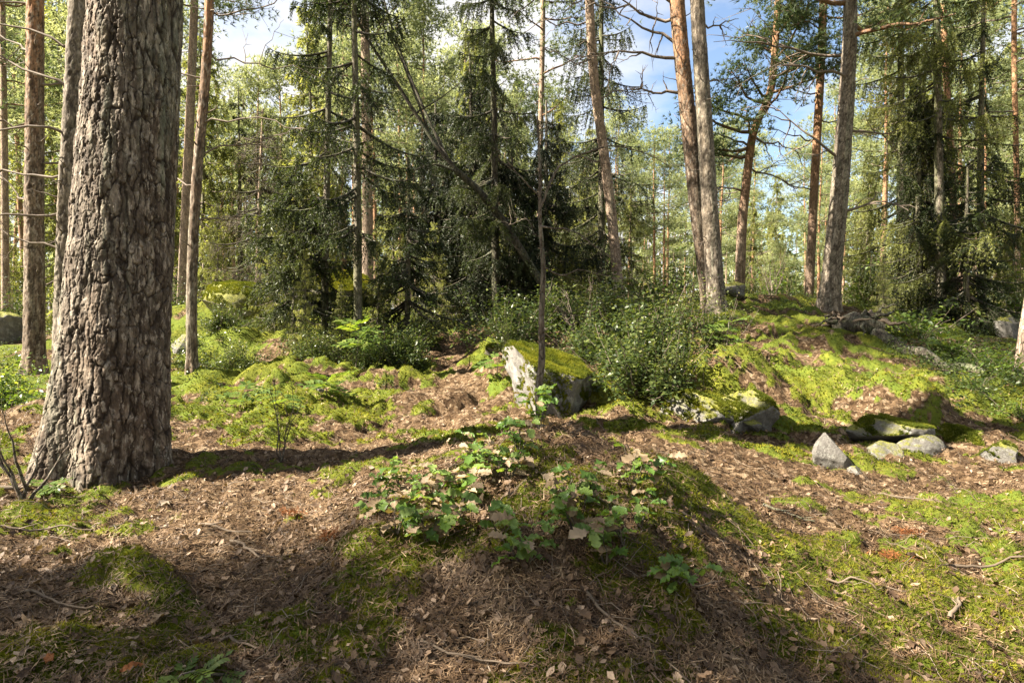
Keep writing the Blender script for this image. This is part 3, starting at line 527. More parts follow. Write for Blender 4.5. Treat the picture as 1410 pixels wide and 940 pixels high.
# thin sapling in front of the boulder
def sapling():
    P = path_from_px([(744, 578), (741, 530), (747, 500), (745, 440), (749, 370), (743, 300), (744, 240), (740, 160)], 5.25, 1.0); root = thing('sapling', 'thin bare sapling standing in front of the mossy boulder', 'sapling', P[0])
    trunk_part(root, P, .036, .007, MAT['bark_sap'], 12, .004, 160, .2, 3)
    def br_(pl, r, Y=5.25):
        Q = np.array([at(px, py, Y + dy) for px, py, dy in pl]) - P[0]; t = np.linspace(0, len(Q) - 1, 14); i = np.minimum(t.astype(int), len(Q) - 2); f_ = (t - i)[:, None]
        Z = Q[i] * (1 - f_) + Q[i + 1] * f_; Z[1:-1] += rg.normal(size=(12, 3)) * .006; m_ = MB(); tubes(m_, Z, np.linspace(r, .002, 14), 6)
        for q in range(7):
            a = Z[rg.integers(3, 13)]; d = unit(Z[-1] - Z[0] + rg.normal(size=3) * .5 * np.linalg.norm(Z[-1] - Z[0])); tt = np.linspace(0, 1, 5)[:, None]; tubes(m_, a + d * rg.uniform(.06, .25) * tt + np.cumsum(rg.normal(size=(5, 3)) * .01, 0) * (tt > 0), np.linspace(.0025, .001, 5), 4)
        m_.build('branch', MAT['bark_sap'], root, True)
    br_([(745, 285, 0), (765, 235, .05), (778, 222, .1), (820, 205, .1), (850, 198, .2), (900, 215, .3), (940, 240, .4)], .012)
    br_([(745, 312, 0), (790, 318, -.05), (820, 340, -.1), (870, 372, -.1)], .010); br_([(745, 365, 0), (775, 380, .1), (800, 370, .1), (830, 380, .2), (900, 385, .2)], .008)
    br_([(742, 270, 0), (700, 225, -.1), (680, 200, -.1)], .006); br_([(745, 400, 0), (770, 430, 0), (830, 440, .1)], .005); br_([(744, 330, 0), (725, 300, .1), (700, 310, .2)], .004)
sapling()

# ------------------------------------------------------------------ spruces
def spruce(name, label, pix, Y, H, wpx, crown, seed, bark='bark_spruce', leaf='spruce', group=None, dY=0, kw={}):
    P = path_from_px(pix, Y, H, dY); root = thing(name, label, 'tree', P[0], 0, group); g = np.random.default_rng(seed + 300)
    trunk_part(root, P, wpx / 2 / FPX * Y, .02, MAT[bark], 16, .006, 120, .35, seed)
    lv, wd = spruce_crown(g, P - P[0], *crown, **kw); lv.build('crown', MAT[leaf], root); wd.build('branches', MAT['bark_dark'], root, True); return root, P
SK = dict(step=.42, per=4, tw=42, hang=.65, k=4, w=.017, gaps=.42)
spruce('spruce_tree', 'left of two slender mossy spruces with hanging boughs left of the path', [(446, 462), (449, 300), (455, 0)], 11, 9.5, 11, (1.2, 9.4, 1.5), 1, kw=SK)
spruce('spruce_tree', 'right of two slender mossy spruces with hanging boughs left of the path', [(493, 474), (492, 250), (487, 0)], 10.4, 10, 13, (2.2, 9.9, 1.4), 2, kw=SK)
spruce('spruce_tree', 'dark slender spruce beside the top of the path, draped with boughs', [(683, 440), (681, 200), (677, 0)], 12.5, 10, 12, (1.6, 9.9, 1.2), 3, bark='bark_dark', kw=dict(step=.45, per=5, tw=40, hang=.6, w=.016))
spruce('spruce_tree', 'narrow spruce hidden behind the pinkish bending pine', [(828, 420), (828, 200), (828, 0)], 15, 11, 12, (1.0, 10.9, 1.5), 4, kw=dict(step=.45, per=5, tw=36, hang=.8, w=.018))
spruce('spruce_tree', 'leftmost sunlit green spruce with long hanging boughs right of the broad leaning pine', [(1240, 430), (1241, 200), (1240, 0)], 14.5, 11, 13, (.8, 10.8, 1.5), 5, kw=dict(step=.42, per=4, tw=40, hang=.75, w=.018, gaps=.2), leaf='spruce_sunlit')
spruce('spruce_tree', 'tallest sunlit green curtained spruce near the right side', [(1296, 455), (1293, 250), (1289, 0)], 13, 12, 14, (.9, 11.8, 1.6), 6, kw=dict(step=.42, per=4, tw=44, hang=.8, w=.018, gaps=.2), leaf='spruce_sunlit')
spruce('spruce_tree', 'drooping spruce nearest the right edge behind the green undergrowth', [(1352, 450), (1350, 250), (1352, 100)], 14, 9, 12, (.9, 8.8, 1.9), 7, kw=dict(step=.45, per=4, tw=40, hang=.7, w=.018, gaps=.25), leaf='spruce')
spruce('spruce_tree', 'dark bushy spruce at the edge of the slope behind the uprooted stump', [(1265, 455), (1265, 250)], 13.5, 5.2, 12, (.25, 5.1, 1.25), 8, kw=dict(step=.3, per=6, tw=46, hang=.7, w=.018), leaf='spruce')
spruce('spruce_tree', 'low dark spruce with boughs to the ground beneath the curtained spruces', [(1330, 470), (1330, 350)], 12.5, 3.2, 10, (.15, 3.1, 1.3), 9, kw=dict(step=.25, per=6, tw=30, hang=.3), leaf='spruce')
spruce('spruce_tree', 'broad dark spruce behind the leaning trunk at the centre', [(655, 440), (655, 300), (650, 200)], 14, 6.0, 14, (.45, 5.6, 1.8), 10, bark='bark_dark', kw=dict(step=.26, per=7, tw=50, hang=.6, gaps=.08, w=.02), leaf='spruce_shaded')
spruce('spruce_tree', 'low shaded spruce at the foot of the leaning tree', [(705, 440), (705, 330)], 13.0, 3.6, 12, (.15, 3.5, 1.2), 21, bark='bark_dark', kw=dict(step=.24, per=7, tw=44, hang=.5, gaps=.08, w=.02), leaf='spruce_shaded')
spruce('spruce_tree', 'dark spruce over the steep grey rock beside the path', [(600, 430), (600, 260)], 14.6, 5.0, 12, (1.6, 4.9, 1.0), 22, bark='bark_dark', kw=dict(step=.28, per=6, tw=40, hang=.7, gaps=.1, w=.02), leaf='spruce_shaded')
spruce('spruce_tree', 'dark spruce just behind the centre sapling, boughs down to the bushes', [(752, 432), (752, 300)], 13.5, 4.6, 12, (.3, 4.5, 1.6), 11, kw=dict(step=.33, per=6, tw=44, hang=.6, w=.018), leaf='spruce_shaded')
spruce('spruce_tree', 'young spruce with drooping lower boughs left of the two mossy stems', [(405, 478), (408, 330)], 10.8, 3.0, 9, (.3, 2.9, 1.25), 12, kw=dict(step=.24, per=6, tw=34, hang=.45), leaf='spruce')
spruce('spruce_tree', 'tall dark spruce far behind the dead brown one', [(330, 420), (330, 250), (328, 120)], 24, 9.5, 9, (.5, 9.4, 2.2), 13, kw=dict(step=.5, per=5, tw=22, hang=.4, Ln=.08, w=.02), leaf='spruce')
spruce('spruce_tree', 'young spruce with low boughs just right of the two mossy stems', [(560, 478), (562, 370)], 11.2, 3.4, 9, (.25, 3.3, 1.3), 14, kw=dict(step=.26, per=6, tw=32, hang=.45), leaf='spruce')
spruce('spruce_tree', 'dead brown spruce with dry bristling twigs left of the mossy stems', [(354, 430), (358, 250), (362, 150)], 14.5, 4.9, 8, (1.0, 4.8, 1.15), 15, bark='bark_pink', leaf='dead', kw=dict(step=.26, per=6, tw=22, hang=.5, k=2, Ln=.09, w=.006, m=5))
# boughs reaching into the upper middle come from the tall spruces' own crowns

# leaning forked pine
def leaning():
    pts = [at(742, 385, 12.2), at(690, 300, 12.0), at(655, 258, 11.9), at(628, 235, 11.8)]
    b = pts[0].copy(); b[2] = hz(b[0] + .45, b[1]) ; base = np.array([b[0] + .45, b[1], b[2]])
    root = thing('pine_tree', 'dark leaning tree that forks into bare rising stems above the path', 'tree', base)
    K = 40
    def curve(pp, r0, r1, name):
        Q = np.array(pp) - base; t = np.linspace(0, len(Q) - 1, K); i = np.minimum(t.astype(int), len(Q) - 2); f_ = (t - i)[:, None]; Z = Q[i] * (1 - f_) + Q[i + 1] * f_
        for _ in range(6): Z[1:-1] = (Z[:-2] + 2 * Z[1:-1] + Z[2:]) / 4
        m_ = MB(); tubes(m_, Z, np.linspace(r0, r1, K), 10); m_.build(name, MAT['bark_dark'], root, True)  # shade on the leaning stems is given by this dark bark colour
    curve([base] + pts, .085, .06, 'trunk')
    curve([at(630, 236, 11.8), at(600, 200, 11.7), at(565, 145, 11.6), at(530, 90, 11.5), at(503, 50, 11.4), at(470, -20, 11.3)], .045, .02, 'stem')
    curve([at(618, 222, 11.8), at(590, 165, 11.9), at(560, 95, 12.0), at(540, 40, 12), at(520, -30, 12)], .033, .015, 'stem')
    curve([at(590, 180, 11.7), at(575, 140, 11.6), at(552, 80, 11.5), at(525, 30, 11.4)], .025, .01, 'stem')
    curve([at(628, 236, 11.8), at(600, 226, 11.6), at(575, 232, 11.5), at(550, 250, 11.4)], .025, .008, 'branch'); curve([at(565, 160, 11.7), at(600, 140, 11.6), at(640, 110, 11.5)], .02, .006, 'branch')
    g = np.random.default_rng(77); lv = MB()
    lv1, wd1 = pine_crown(g, np.array([[0, 0, 0], at(470, -20, 11.3) - base, at(460, -120, 11.3) - base]), 5.2, 7.3, 1.5, 12, ntuft=9, k=7, Ln=.12, w=.018, clr=.2, ncl=7); lv1.build('crown', MAT['pine'], root); wd1.build('branches', MAT['limb'], root, True)
leaning()

# ------------------------------------------------------------------ forest behind, from a few kinds of tree
def straight(H, rg, n=14, bend=.02):
    z = np.linspace(0, H, n); x = np.cumsum(rg.normal(size=n) * bend); y = np.cumsum(rg.normal(size=n) * bend); x -= x[0]; y -= y[0]; return np.stack([x, y, z], -1)
def proto(kind, seed, H, **kw):
    g = np.random.default_rng(seed); P = straight(H, g); root = bpy.data.objects.new({'pine': 'pine_tree', 'spruce': 'spruce_tree', 'birch': 'birch_tree'}[kind], None); C.objects.link(root); root['category'] = 'tree'
    root['label'] = 'x'
    trunk_part(root, P, H * .010, .015, MAT[{'pine': 'bark_orange', 'spruce': 'bark_spruce', 'birch': 'birch'}[kind]], 10, 0, 20, .2, seed)
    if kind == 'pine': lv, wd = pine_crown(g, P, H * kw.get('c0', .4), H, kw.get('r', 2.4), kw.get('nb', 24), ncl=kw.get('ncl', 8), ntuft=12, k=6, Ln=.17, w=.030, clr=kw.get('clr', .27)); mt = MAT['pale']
    elif kind == 'spruce': lv, wd = spruce_crown(g, P, H * kw.get('c0', .06), H, kw.get('r', 1.9), step=.42, per=6, tw=24, hang=.7, k=3, Ln=.12, w=.036, m=6); mt = MAT['spruce_sunlit' if seed % 2 else 'spruce']
    else: lv, wd = pine_crown(g, P, H * .35, H, 1.8, 24, ncl=8, ntuft=9, k=4, Ln=.08, w=.05, clr=.36); mt = MAT['bright']
    lv.build('crown', mt, root); wd.build('branches', MAT['limb'], root, True); root['H'] = H; return root
pines = [proto('pine', 501 + i, 12, c0=c, r=r) for i, (c, r) in enumerate([(.42, 2.3), (.30, 2.6), (.5, 2.0)])]
spruces = [proto('spruce', 601 + i * 2, 10, r=r) for i, r in enumerate([1.6, 1.8, 1.4])]
birches = [proto('birch', 701, 9)]
thin = [proto('pine', 521 + i, 12, c0=c, r=r, nb=14, ncl=6, clr=.24) for i, (c, r) in enumerate([(.38, 2.4), (.3, 2.2)])]
sky_px = [(-200, -60), (100, -60), (200, -40), (290, 20), (330, 95), (372, 90), (400, 20), (560, -20), (640, 30), (720, 85), (760, 120), (800, 60), (850, 130), (880, 200), (930, 185), (960, 200), (1000, 150), (1050, 200), (1090, 235), (1130, 150), (1170, 60), (1210, -20), (1400, -60), (1600, -60)]
def skyline(px): return np.interp(px, [a for a, b in sky_px], [b for a, b in sky_px])
first = {id(o): True for o in pines + spruces + birches + thin}
def place(o, loc, rz, s, label, group, tilt=(0, 0)):
    if first[id(o)]:
        first[id(o)] = False; o.location = loc; o.rotation_euler = (tilt[0], tilt[1], rz); o.scale = (s, s, s); o['label'] = label; o['group'] = group; return o
    return dup(o, loc, rz, s, label, group, tilt)
LM = [(-200, 'the left edge'), (47, 'the straight left pine'), (150, 'the massive trunk'), (260, 'the pale leaning pine'), (278, 'the slim rusty pine'), (358, 'the dead brown spruce'), (447, 'the left mossy spruce'), (490, 'the right mossy spruce'), (560, 'the rising forked stems'), (630, 'the fork of the leaning tree'), (680, 'the dark slender spruce'), (745, 'the thin sapling'), (830, 'the pinkish bending pine'), (945, 'the twin pines'), (1035, 'the crooked orange pine'), (1122, 'the slim orange pine'), (1155, 'the broad leaning pine'), (1240, 'the first curtained spruce'), (1296, 'the tallest curtained spruce'), (1352, 'the drooping right spruce'), (1400, 'the red pine at right'), (1700, 'the right edge')]
FOR = {}
def forest(n, y0, y1, kinds, seed, dist, pxlo=-120, pxhi=1530):
    r = random.Random(seed)
    for i in range(n):
        px = pxlo + (pxhi - pxlo) * (i + r.uniform(.1, .9)) / n; Y = r.uniform(y0, y1); x = (px - 705) / FPX * Y; ys = skyline(px) + r.uniform(-10, 120) * (1 if r.random() < .75 else .2)
        H = max(2.5, CAMZ + (425 - ys) / FPX * Y - hz(x, Y)); kind = r.choice(kinds)
        o = r.choice({'pine': pines, 'spruce': spruces, 'birch': birches}[kind]); s = H / o['H']
        if s > 1.75: s = r.uniform(1.5, 1.75)
        k = [j for j in range(len(LM) - 1) if LM[j][0] <= px][-1]
        q = place(o, (x, Y, hz(x, Y) - .05), r.uniform(0, 6.28), s, '-', kind + ' trees in the wood behind', (r.gauss(0, .02), r.gauss(0, .02))); FOR.setdefault((dist, kind, k), []).append((px, q))
forest(22, 18, 25, ['pine', 'pine', 'spruce', 'pine', 'spruce'], 1, 'nearer')
forest(34, 26, 38, ['pine', 'pine', 'pine', 'spruce', 'pine', 'pine', 'birch'], 2, 'distant')
forest(44, 40, 62, ['pine', 'pine', 'spruce'], 3, 'farthest')
for (dist, kind, k), l in FOR.items():
    l.sort(key=lambda e: e[0]); A_, B_ = LM[k][1], LM[k + 1][1]
    for j, (px, q) in enumerate(l):
        if len(l) > 3 and 0 < j < len(l) - 1: q['label'] = '%s %s between %s and %s, %s' % (dist, kind, A_, B_, ('second', 'third', 'fourth', 'fifth')[j - 1] + ' from left')
        else: q['label'] = '%s %s seen between %s and %s' % (dist, kind, A_, B_) if len(l) == 1 else '%s %s between %s and %s, %s' % (dist, kind, A_, B_, 'left one' if j == 0 else 'right one' if j == len(l) - 1 else 'middle one')
# shade trees outside the frame, the wood the photographer stands in
OUT = [(-9.5, -.7, .85, 'left of'), (-7.6, -2.2, .78, 'left of'), (-11.5, -2.6, 1.0, 'left of'), (-10.9, .6, .9, 'left of'), (-8.4, .1, .74, 'left of'), (-13, -.2, 1.05, 'left of'), (-9, -5, 1.2, 'behind'), (-4, -4.5, 1.0, 'behind'), (5, -5, 1.2, 'behind'),
 (1, -7, 1.3, 'behind'), (-6, -9, 1.4, 'behind'), (9, -8, 1.4, 'behind'), (4, -12, 1.5, 'behind'), (-12, -11, 1.4, 'behind'), (-2, -15, 1.5, 'behind'), (10, -1, 1.1, 'right of'), (9, 3, 1.0, 'right of'), (13, 6, 1.3, 'right of'), (16, 1, 1.4, 'right of'), (14, -5, 1.4, 'right of'), (17, 11, 1.4, 'right of'), (-19, -8, 1.4, 'left of'), (-22, 1, 1.3, 'left of'), (20, -12, 1.5, 'behind')]
for i, (x, y, s, wh) in enumerate(OUT):
    o = thin[i % 2] if i < 6 else pines[i % 3] if i < 9 or i % 2 else spruces[i % 3]; place(o, (x, y, hz(x, y) - .05), i * 1.7, s, 'tree of the surrounding wood %s the viewpoint, outside the picture' % wh, 'trees outside the picture ' + wh.split()[0])
# the wood's far end, one mass
def far_wood():
    g = np.random.default_rng(9); m_ = MB(); t_ = MB(); n = 420
    for i in range(n):
        px = g.uniform(-250, 1660); Y = g.uniform(66, 110); x = (px - 705) / FPX * Y; H = min(17, max(5, (425 - max(60, skyline(px) + 60 + g.uniform(0, 90))) / FPX * Y)); z = .3
        k = 46; u = g.uniform(.12, 1, k); R = (1.9 if g.uniform() < .5 else 2.4) * (1.05 - u) ** .6; a = g.uniform(0, 6.28, k); q = np.stack([x + R * np.cos(a) * g.uniform(.4, 1, k), Y + R * np.sin(a), z + H * u], -1)
        needles(m_, q, np.stack([np.cos(a), np.sin(a), np.full(k, -.2)], -1), 5, .9, .28, 1.0, g, np.clip(g.normal(.45, .1) + g.normal(size=k) * .15, 0, 1))
        tubes(t_, np.array([[x, Y, z - .2], [x, Y, z + H]]), np.array([.16, .03]), 4)
    o = m_.build('far_wood', MAT['pale'], None, False, 'stuff'); tag(o, 'pale green far end of the wood closing the view', 'forest')
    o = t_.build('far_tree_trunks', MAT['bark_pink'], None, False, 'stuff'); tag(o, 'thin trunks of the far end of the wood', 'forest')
far_wood()

# ------------------------------------------------------------------ rocks
def rock(label, px, py, Y, size, seed, mt='rock', cuts=9, rz=0, sink=.25, tiltx=0, sub=5, group=None, name='rock', slope=None, rough=.085, top=None, cap=None):
    bmv = bpy.data.meshes.new('t'); import bmesh; bm = bmesh.new(); bmesh.ops.create_icosphere(bm, subdivisions=sub, radius=1); bm.to_mesh(bmv); bm.free()
    V = np.empty(len(bmv.vertices) * 3); bmv.vertices.foreach_get('co', V); V = V.reshape(-1, 3); F = np.empty(len(bmv.polygons) * 3, np.int32); bmv.polygons.foreach_get('vertices', F); F = F.reshape(-1, 3); bpy.data.meshes.remove(bmv)
    g = np.random.default_rng(seed)
    for i in range(cuts):
        n = unit(g.normal(size=3) * [1, 1, .8]); d = g.uniform(.45, .8); s = V @ n; V = V - np.maximum(0, s - d)[:, None] * n * .97
    if slope:
        for n, d in slope: n = unit(n); s = V @ n; V = V - np.maximum(0, s - d)[:, None] * n * .97
    nn = fbm(V[:, 0] * 2.2 + V[:, 2] * 1.7, V[:, 1] * 2.2 - V[:, 2] * 1.3, seed, 5, .6) - .5; V = V * (1 + nn[:, None] * rough * 4)
    V = V * np.array(size) / 2
    Vr = V @ np.array(Matrix.Rotation(tiltx, 3, 'X')).T
    p = at(px, py, Y); z = hz(p[0], p[1]); r = thing(name, label, 'rock', (p[0], p[1], z + size[2] * (.5 - sink)), rz, group); r.rotation_euler = (tiltx, 0, rz)
    if top is not None: r.location.z = at(px, top, Y)[2] - Vr[:, 2].max()
    m_ = MB(); m_.add(V, F, .5); o = m_.build('stone', MAT[mt], r, False)
    if cap is not None:
        a_, b_, c_ = V[F[:, 0]], V[F[:, 1]], V[F[:, 2]]; nn_ = np.cross(b_ - a_, c_ - a_); ar = np.linalg.norm(nn_, axis=1); nn_ = unit(nn_); ce = (a_ + b_ + c_) / 3
        q = nn_[:, 2] + (fbm(ce[:, 0] * 7 + 3, ce[:, 1] * 7 + ce[:, 2] * 5, 5, 4, .6) - .5) * 1.1 > cap; pr = ar * q
        if pr.sum() > 0:
            ix = g.choice(len(F), int(min(15000, pr.sum() / 2 * 16000)), p=pr / pr.sum()); wt = g.dirichlet((1, 1, 1), len(ix)); pp = a_[ix] * wt[:, :1] + b_[ix] * wt[:, 1:2] + c_[ix] * wt[:, 2:]
            mm = MB(); needles(mm, pp, nn_[ix] + [0, 0, .3], 3, .026, .007, .6, g, np.clip(.55 + (fbm(pp[:, 0] * 8, pp[:, 1] * 8, 3, 3) - .5) + g.normal(size=len(pp)) * .12, 0, 1)); mm.build('moss', MAT['moss'], r, False, 'stuff')
    return r, V
def rock1(*a, **k):
    r, V = rock(*a, **k); return r
def flat_rock(label, *a, **k):
    r, V = rock(label, *a, **k); ch = r.children[0] if r.children else None
    return r
rock('large pale boulder with a mossy sloping top behind the thin sapling', 762, 575, 6.4, (1.2, 1.5, 1.25), 12, 'rock', 4, .2, .30, slope=[((-1, -.2, -.05), .66), ((.33, -.3, 1), .40), ((.1, -1, .15), .66), ((1, -.2, .5), .62)], top=470, cap=.12, rough=.12)
rock('mossy shoulder of rock on the right side of the large boulder', 830, 560, 6.9, (1.0, 1.1, .8), 14, 'rockmossy', 5, .5, .3, top=510, cap=.45)
rock('low granite block with moss on top left of the square one below the slope', 962, 580, 6.1, (.85, .8, .6), 21, 'rock', 6, .1, .25, top=537, cap=.7)
rock('square fractured granite block right of the low one under the mossy bank', 1020, 584, 5.95, (.72, .7, .6), 27, 'rock', 7, .5, .22, top=536, cap=.65)
rock('small dark stone at the foot of the fractured block', 1036, 592, 5.75, (.2, .2, .16), 24, 'rock', 8, .5, .3, top=573)
rock('pointed pale stone, tall and narrow, standing in front of the stone heap', 1141, 640, 4.95, (.40, .3, .44), 31, 'rockbare', 7, -.3, .2, slope=[((.8, 0, .75), .42), ((-1, 0, .12), .55), ((0, -1, .3), .5)], top=594)
rock('small white stone with a moss clump right of the pointed stone', 1178, 655, 4.75, (.16, .14, .12), 33, 'rockbare', 8, .4, .3, top=641)
rock('broad slab with brown underside resting over the stone heap', 1212, 605, 5.65, (.86, .55, .46), 35, 'rock', 8, -.15, .1, slope=[((0, -.5, -1), .3), ((.3, 0, 1), .5)], top=574, cap=.8)
rock('low whitish stone below the broad slab', 1212, 630, 5.35, (.42, .34, .28), 36, 'rockbare', 8, .2, .2, top=608)
rock('flat grey stone lying against the right end of the slab', 1262, 618, 5.5, (.50, .36, .32), 37, 'rockbare', 8, .2, .15, top=594)
rock('mossy stone with a bare grey face near the right edge', 1375, 630, 5.4, (.42, .36, .3), 38, 'rock', 8, .2, .3, top=607, cap=.7)
rock('moss covered stone between the slab and the right edge stone', 1312, 612, 5.8, (.5, .5, .34), 39, 'rockmossy', 6, .2, .4, top=585, cap=.3)
rock('pale rock face half buried at the left edge behind the straight pine', 8, 490, 12, (.8, .9, .95), 41, 'rock', 6, .2, .4)
rock('grey stone behind the slim rust coloured pine', 255, 490, 10.2, (.42, .4, .42), 42, 'rock', 8, .2, .3)
rock('large moss covered rock in the thicket left of the path', 330, 455, 12.6, (1.6, 1.4, 1.1), 43, 'rockmossy', 6, .2, .5, cap=.4)
rock('moss covered rock at the foot of the two mossy spruces', 465, 440, 13.2, (1.9, 1.2, 1.2), 44, 'rockmossy', 6, .2, .35, cap=.4)
rock('steep grey rock face beside the top of the path', 612, 432, 15.5, (1.7, 1.4, 1.9), 45, 'rock', 6, .4, .35)
rock('small white stone on the moss in front of the thicket', 441, 578, 7.4, (.10, .08, .06), 46, 'rockbare', 8, .2, .3)
rock('mossy stone beside the lower path', 683, 528, 8.8, (.4, .35, .25), 47, 'rockmossy', 8, .2, .4, cap=.4)
rock('grey stone near the rear of the slope below the drooping spruces', 1390, 490, 12, (.7, .6, .6), 48, 'rock', 8, .2, .3)
rock('grey stone low behind the left cut of the slope', 1010, 425, 12.5, (.8, .5, .4), 49, 'rock', 8, .2, .3)

# uprooted stump and its fallen mossy log
def stump():
    p = at(1175, 470, 9.9); z = hz(p[0], p[1]); root = thing('uprooted_stump', 'uprooted dark stump with twisted roots on the mossy slope', 'stump', (p[0], p[1], z)); g = np.random.default_rng(4)
    m_ = MB(); K = 9; t = np.linspace(0, 1, K)[:, None]
    tubes(m_, np.array([[-.35, .05, .08], [0, 0, .16], [.4, -.1, .1]]), np.array([.12, .2, .12]), 12); m_.build('stump', MAT['bark_dark'], root, True)
    for i in range(40):
        a = g.uniform(-PI, PI); d = unit(np.array([math.cos(a) * 1.5, math.sin(a) * .7, g.uniform(-.1, .9)])); ln = g.uniform(.2, .5); o = np.array([g.uniform(-.3, .35), g.uniform(-.15, .1), g.uniform(.08, .25)])
        m_ = MB(); tubes(m_, o + d * ln * t + np.cumsum(g.normal(size=(K, 3)) * .03, 0) * (t > 0) - np.array([0, 0, 1]) * .3 * ln * t ** 2, np.linspace(g.uniform(.02, .05), .005, K), 6); m_.build('root', MAT['bark_dark' if i % 3 else 'dead'], root, True)
    pa = at(1205, 470, 9.7); pb = at(1345, 540, 8.0); pts = []
    for q in np.linspace(0, 1, 16):
        x = pa[0] + (pb[0] - pa[0]) * q; y = pa[1] + (pb[1] - pa[1]) * q + .15 * math.sin(q * 5); pts.append([x, y, hz(x, y) + .05])
    r2 = thing('fallen_log', 'rotten mossy log lying down the slope from the uprooted stump', 'log', pts[0]); m_ = MB(); tubes(m_, np.array(pts) - pts[0], np.linspace(.11, .05, 16), 12); m_.build('log', MAT['bark_dark'], r2, True)
stump()

# ------------------------------------------------------------------ shrubs and saplings
LEAF = (np.array([[0, 0, 0], [.5, .28, .06], [1, 0, -.02], [.5, -.28, .06]]), np.array([[0, 1, 2], [0, 2, 3]]))
def bush_mesh(seed, rx, h, nst, nl, ls, mt):
    g = np.random.default_rng(seed); lv = MB(); wd = MB(); K = 6; t = np.linspace(0, 1, K)[:, None]; P = []; D = []
    bp = []; 
    for i in range(nst):
        a = g.uniform(0, 6.28); r = rx * (abs(g.normal()) * .62 if i % 5 else g.uniform(.8, 1.5)); e = np.array([math.cos(a) * r, math.sin(a) * r, h * (.25 + .95 * g.uniform() ** 1.3) * (1.35 if i % 7 == 0 else 1)]); b = e * [.25, .25, 0]
        pth = b + (e - b) * t + np.cumsum(g.normal(size=(K, 3)) * .02, 0) * (t > 0); bp.append(pth); n = nl
        tt = g.uniform(.35, 1.05, n) ** .8; q = b + (e - b) * tt[:, None] + g.normal(size=(n, 3)) * .09 * h ** .5; P.append(q); D.append(unit(g.normal(size=(n, 3)) * .5 + [0, 0, 1]))
    P = np.concatenate(P); D = np.concatenate(D); scatter(lv, *LEAF, P, D, ls * g.uniform(.45, 1.55, len(P)), g, np.clip(.42 + (P[:, 2] / h - .5) * .15 + g.normal(size=len(P)) * .28, 0, 1)); tubes(wd, np.array(bp), np.tile(np.linspace(.006, .002, K), (nst, 1)), 4)
    return lv.mesh('foliage'), wd.mesh('stems')
BM = [bush_mesh(1, .6, .75, 60, 105, .052, 0), bush_mesh(2, .8, .6, 66, 80, .050, 0), bush_mesh(3, .45, .95, 40, 66, .046, 0)]
BL = [bush_mesh(4, .5, .30, 40, 22, .05, 0), bush_mesh(5, .6, .9, 40, 30, .06, 0)]
def bush(label, px, py, Y, kind, s=1, mt='shrub', group=None, name='shrub'):
    p = at(px, py, Y); z = hz(p[0], p[1]); r = thing(name, label, 'shrub', (p[0], p[1], z - .02), rnd.uniform(0, 6.28), group, s)
    for q, me in zip(('foliage', 'stems'), (BM + BL)[kind]):
        o = bpy.data.objects.new(q, me); C.objects.link(o); o.parent = r
        if not me.materials: me.materials.append(None)
        o.material_slots[0].link = 'OBJECT'; o.material_slots[0].material = MAT[mt] if q == 'foliage' else MAT['limb']
bush('leafy shrub left of the sapling, above the boulder', 700, 470, 9.2, 1); bush('dense shrub over the top of the boulder', 760, 440, 10, 0, .8); bush('small shrub at the left shoulder of the boulder', 700, 495, 8.4, 2, .55)
bush('shrub directly behind the boulder top', 815, 490, 8.3, 1, .8); bush('biggest leafy shrub, between the boulder and the twin pines', 885, 520, 7.2, 0, .92); bush('shrub under the twin pines, left side', 930, 500, 7.8, 2, .8)
bush('shrub tumbling over the dark hollow right of the boulder', 880, 555, 6.6, 1, .9); bush('tall thin shrub right in front of the twin pines', 985, 500, 7.9, 2, .7); bush('shrub in front of the pinkish pine foot', 850, 455, 10, 1, 1.1)
bush('yellow green bush low behind the twin pines', 930, 430, 13, 4, 1, 'bright'); bush('bright bush between pinkish pine and twin pines', 890, 440, 12, 4, .9, 'bright'); bush('shrub in the hollow left of the low granite block', 925, 565, 6.4, 2, .6)
bush('low bush at the left foot of the steep rock face', 570, 470, 12, 0, .7); bush('dark shrub in the middle of the thicket', 530, 500, 10, 1, .75); bush('shrub at the left rim of the thicket', 330, 520, 9.2, 1, .6)
bush('shrub in front of the left mossy spruce', 430, 510, 9.2, 0, .6); bush('shrub in front of the right mossy spruce', 500, 525, 8.9, 1, .6); bush('shrub between the thicket and the path', 560, 520, 9.2, 0, .7)
bush('low bush behind the slim rust coloured pine', 300, 500, 10.5, 1, .6); bush('shrub behind the large mossy rock', 360, 440, 14, 4, 1.0); bush('shrub at the left edge below the thin branches', 10, 560, 6.5, 1, .8, 'bright')
bush('bush behind the straight left pine', 20, 440, 14, 4, 1.2); bush('bush between massive trunk and rusty pine', 240, 445, 14, 4, 1.0)
bush('green undergrowth shrub below the dark spruces, upper', 1310, 505, 9.3, 3, .9, 'bright'); bush('green undergrowth shrub at the right edge', 1390, 545, 7.8, 3, 1.0, 'bright'); bush('green undergrowth shrub left of the pale birch trunk', 1360, 525, 8.5, 3, .9, 'bright')
bush('green undergrowth shrub below the fallen log', 1330, 570, 7.0, 3, .5, 'bright'); bush('undergrowth shrub right of the uprooted stump', 1260, 490, 10, 3, 1.3, 'bright'); bush('undergrowth shrub far right on the slope', 1400, 590, 6.4, 3, .5, 'bright')
bush('leafy bush behind the leaning pine foot', 1195, 425, 14.5, 4, 1.2, 'bright'); bush('bush right of the crooked orange pine', 1075, 395, 17, 4, 1.3, 'bright'); bush('bush on the right behind the dark spruces', 1400, 450, 13, 4, 1.4, 'bright')
bush('small seedling bush in the middle of the mossy slope', 1225, 555, 6.9, 3, .4, 'bright')
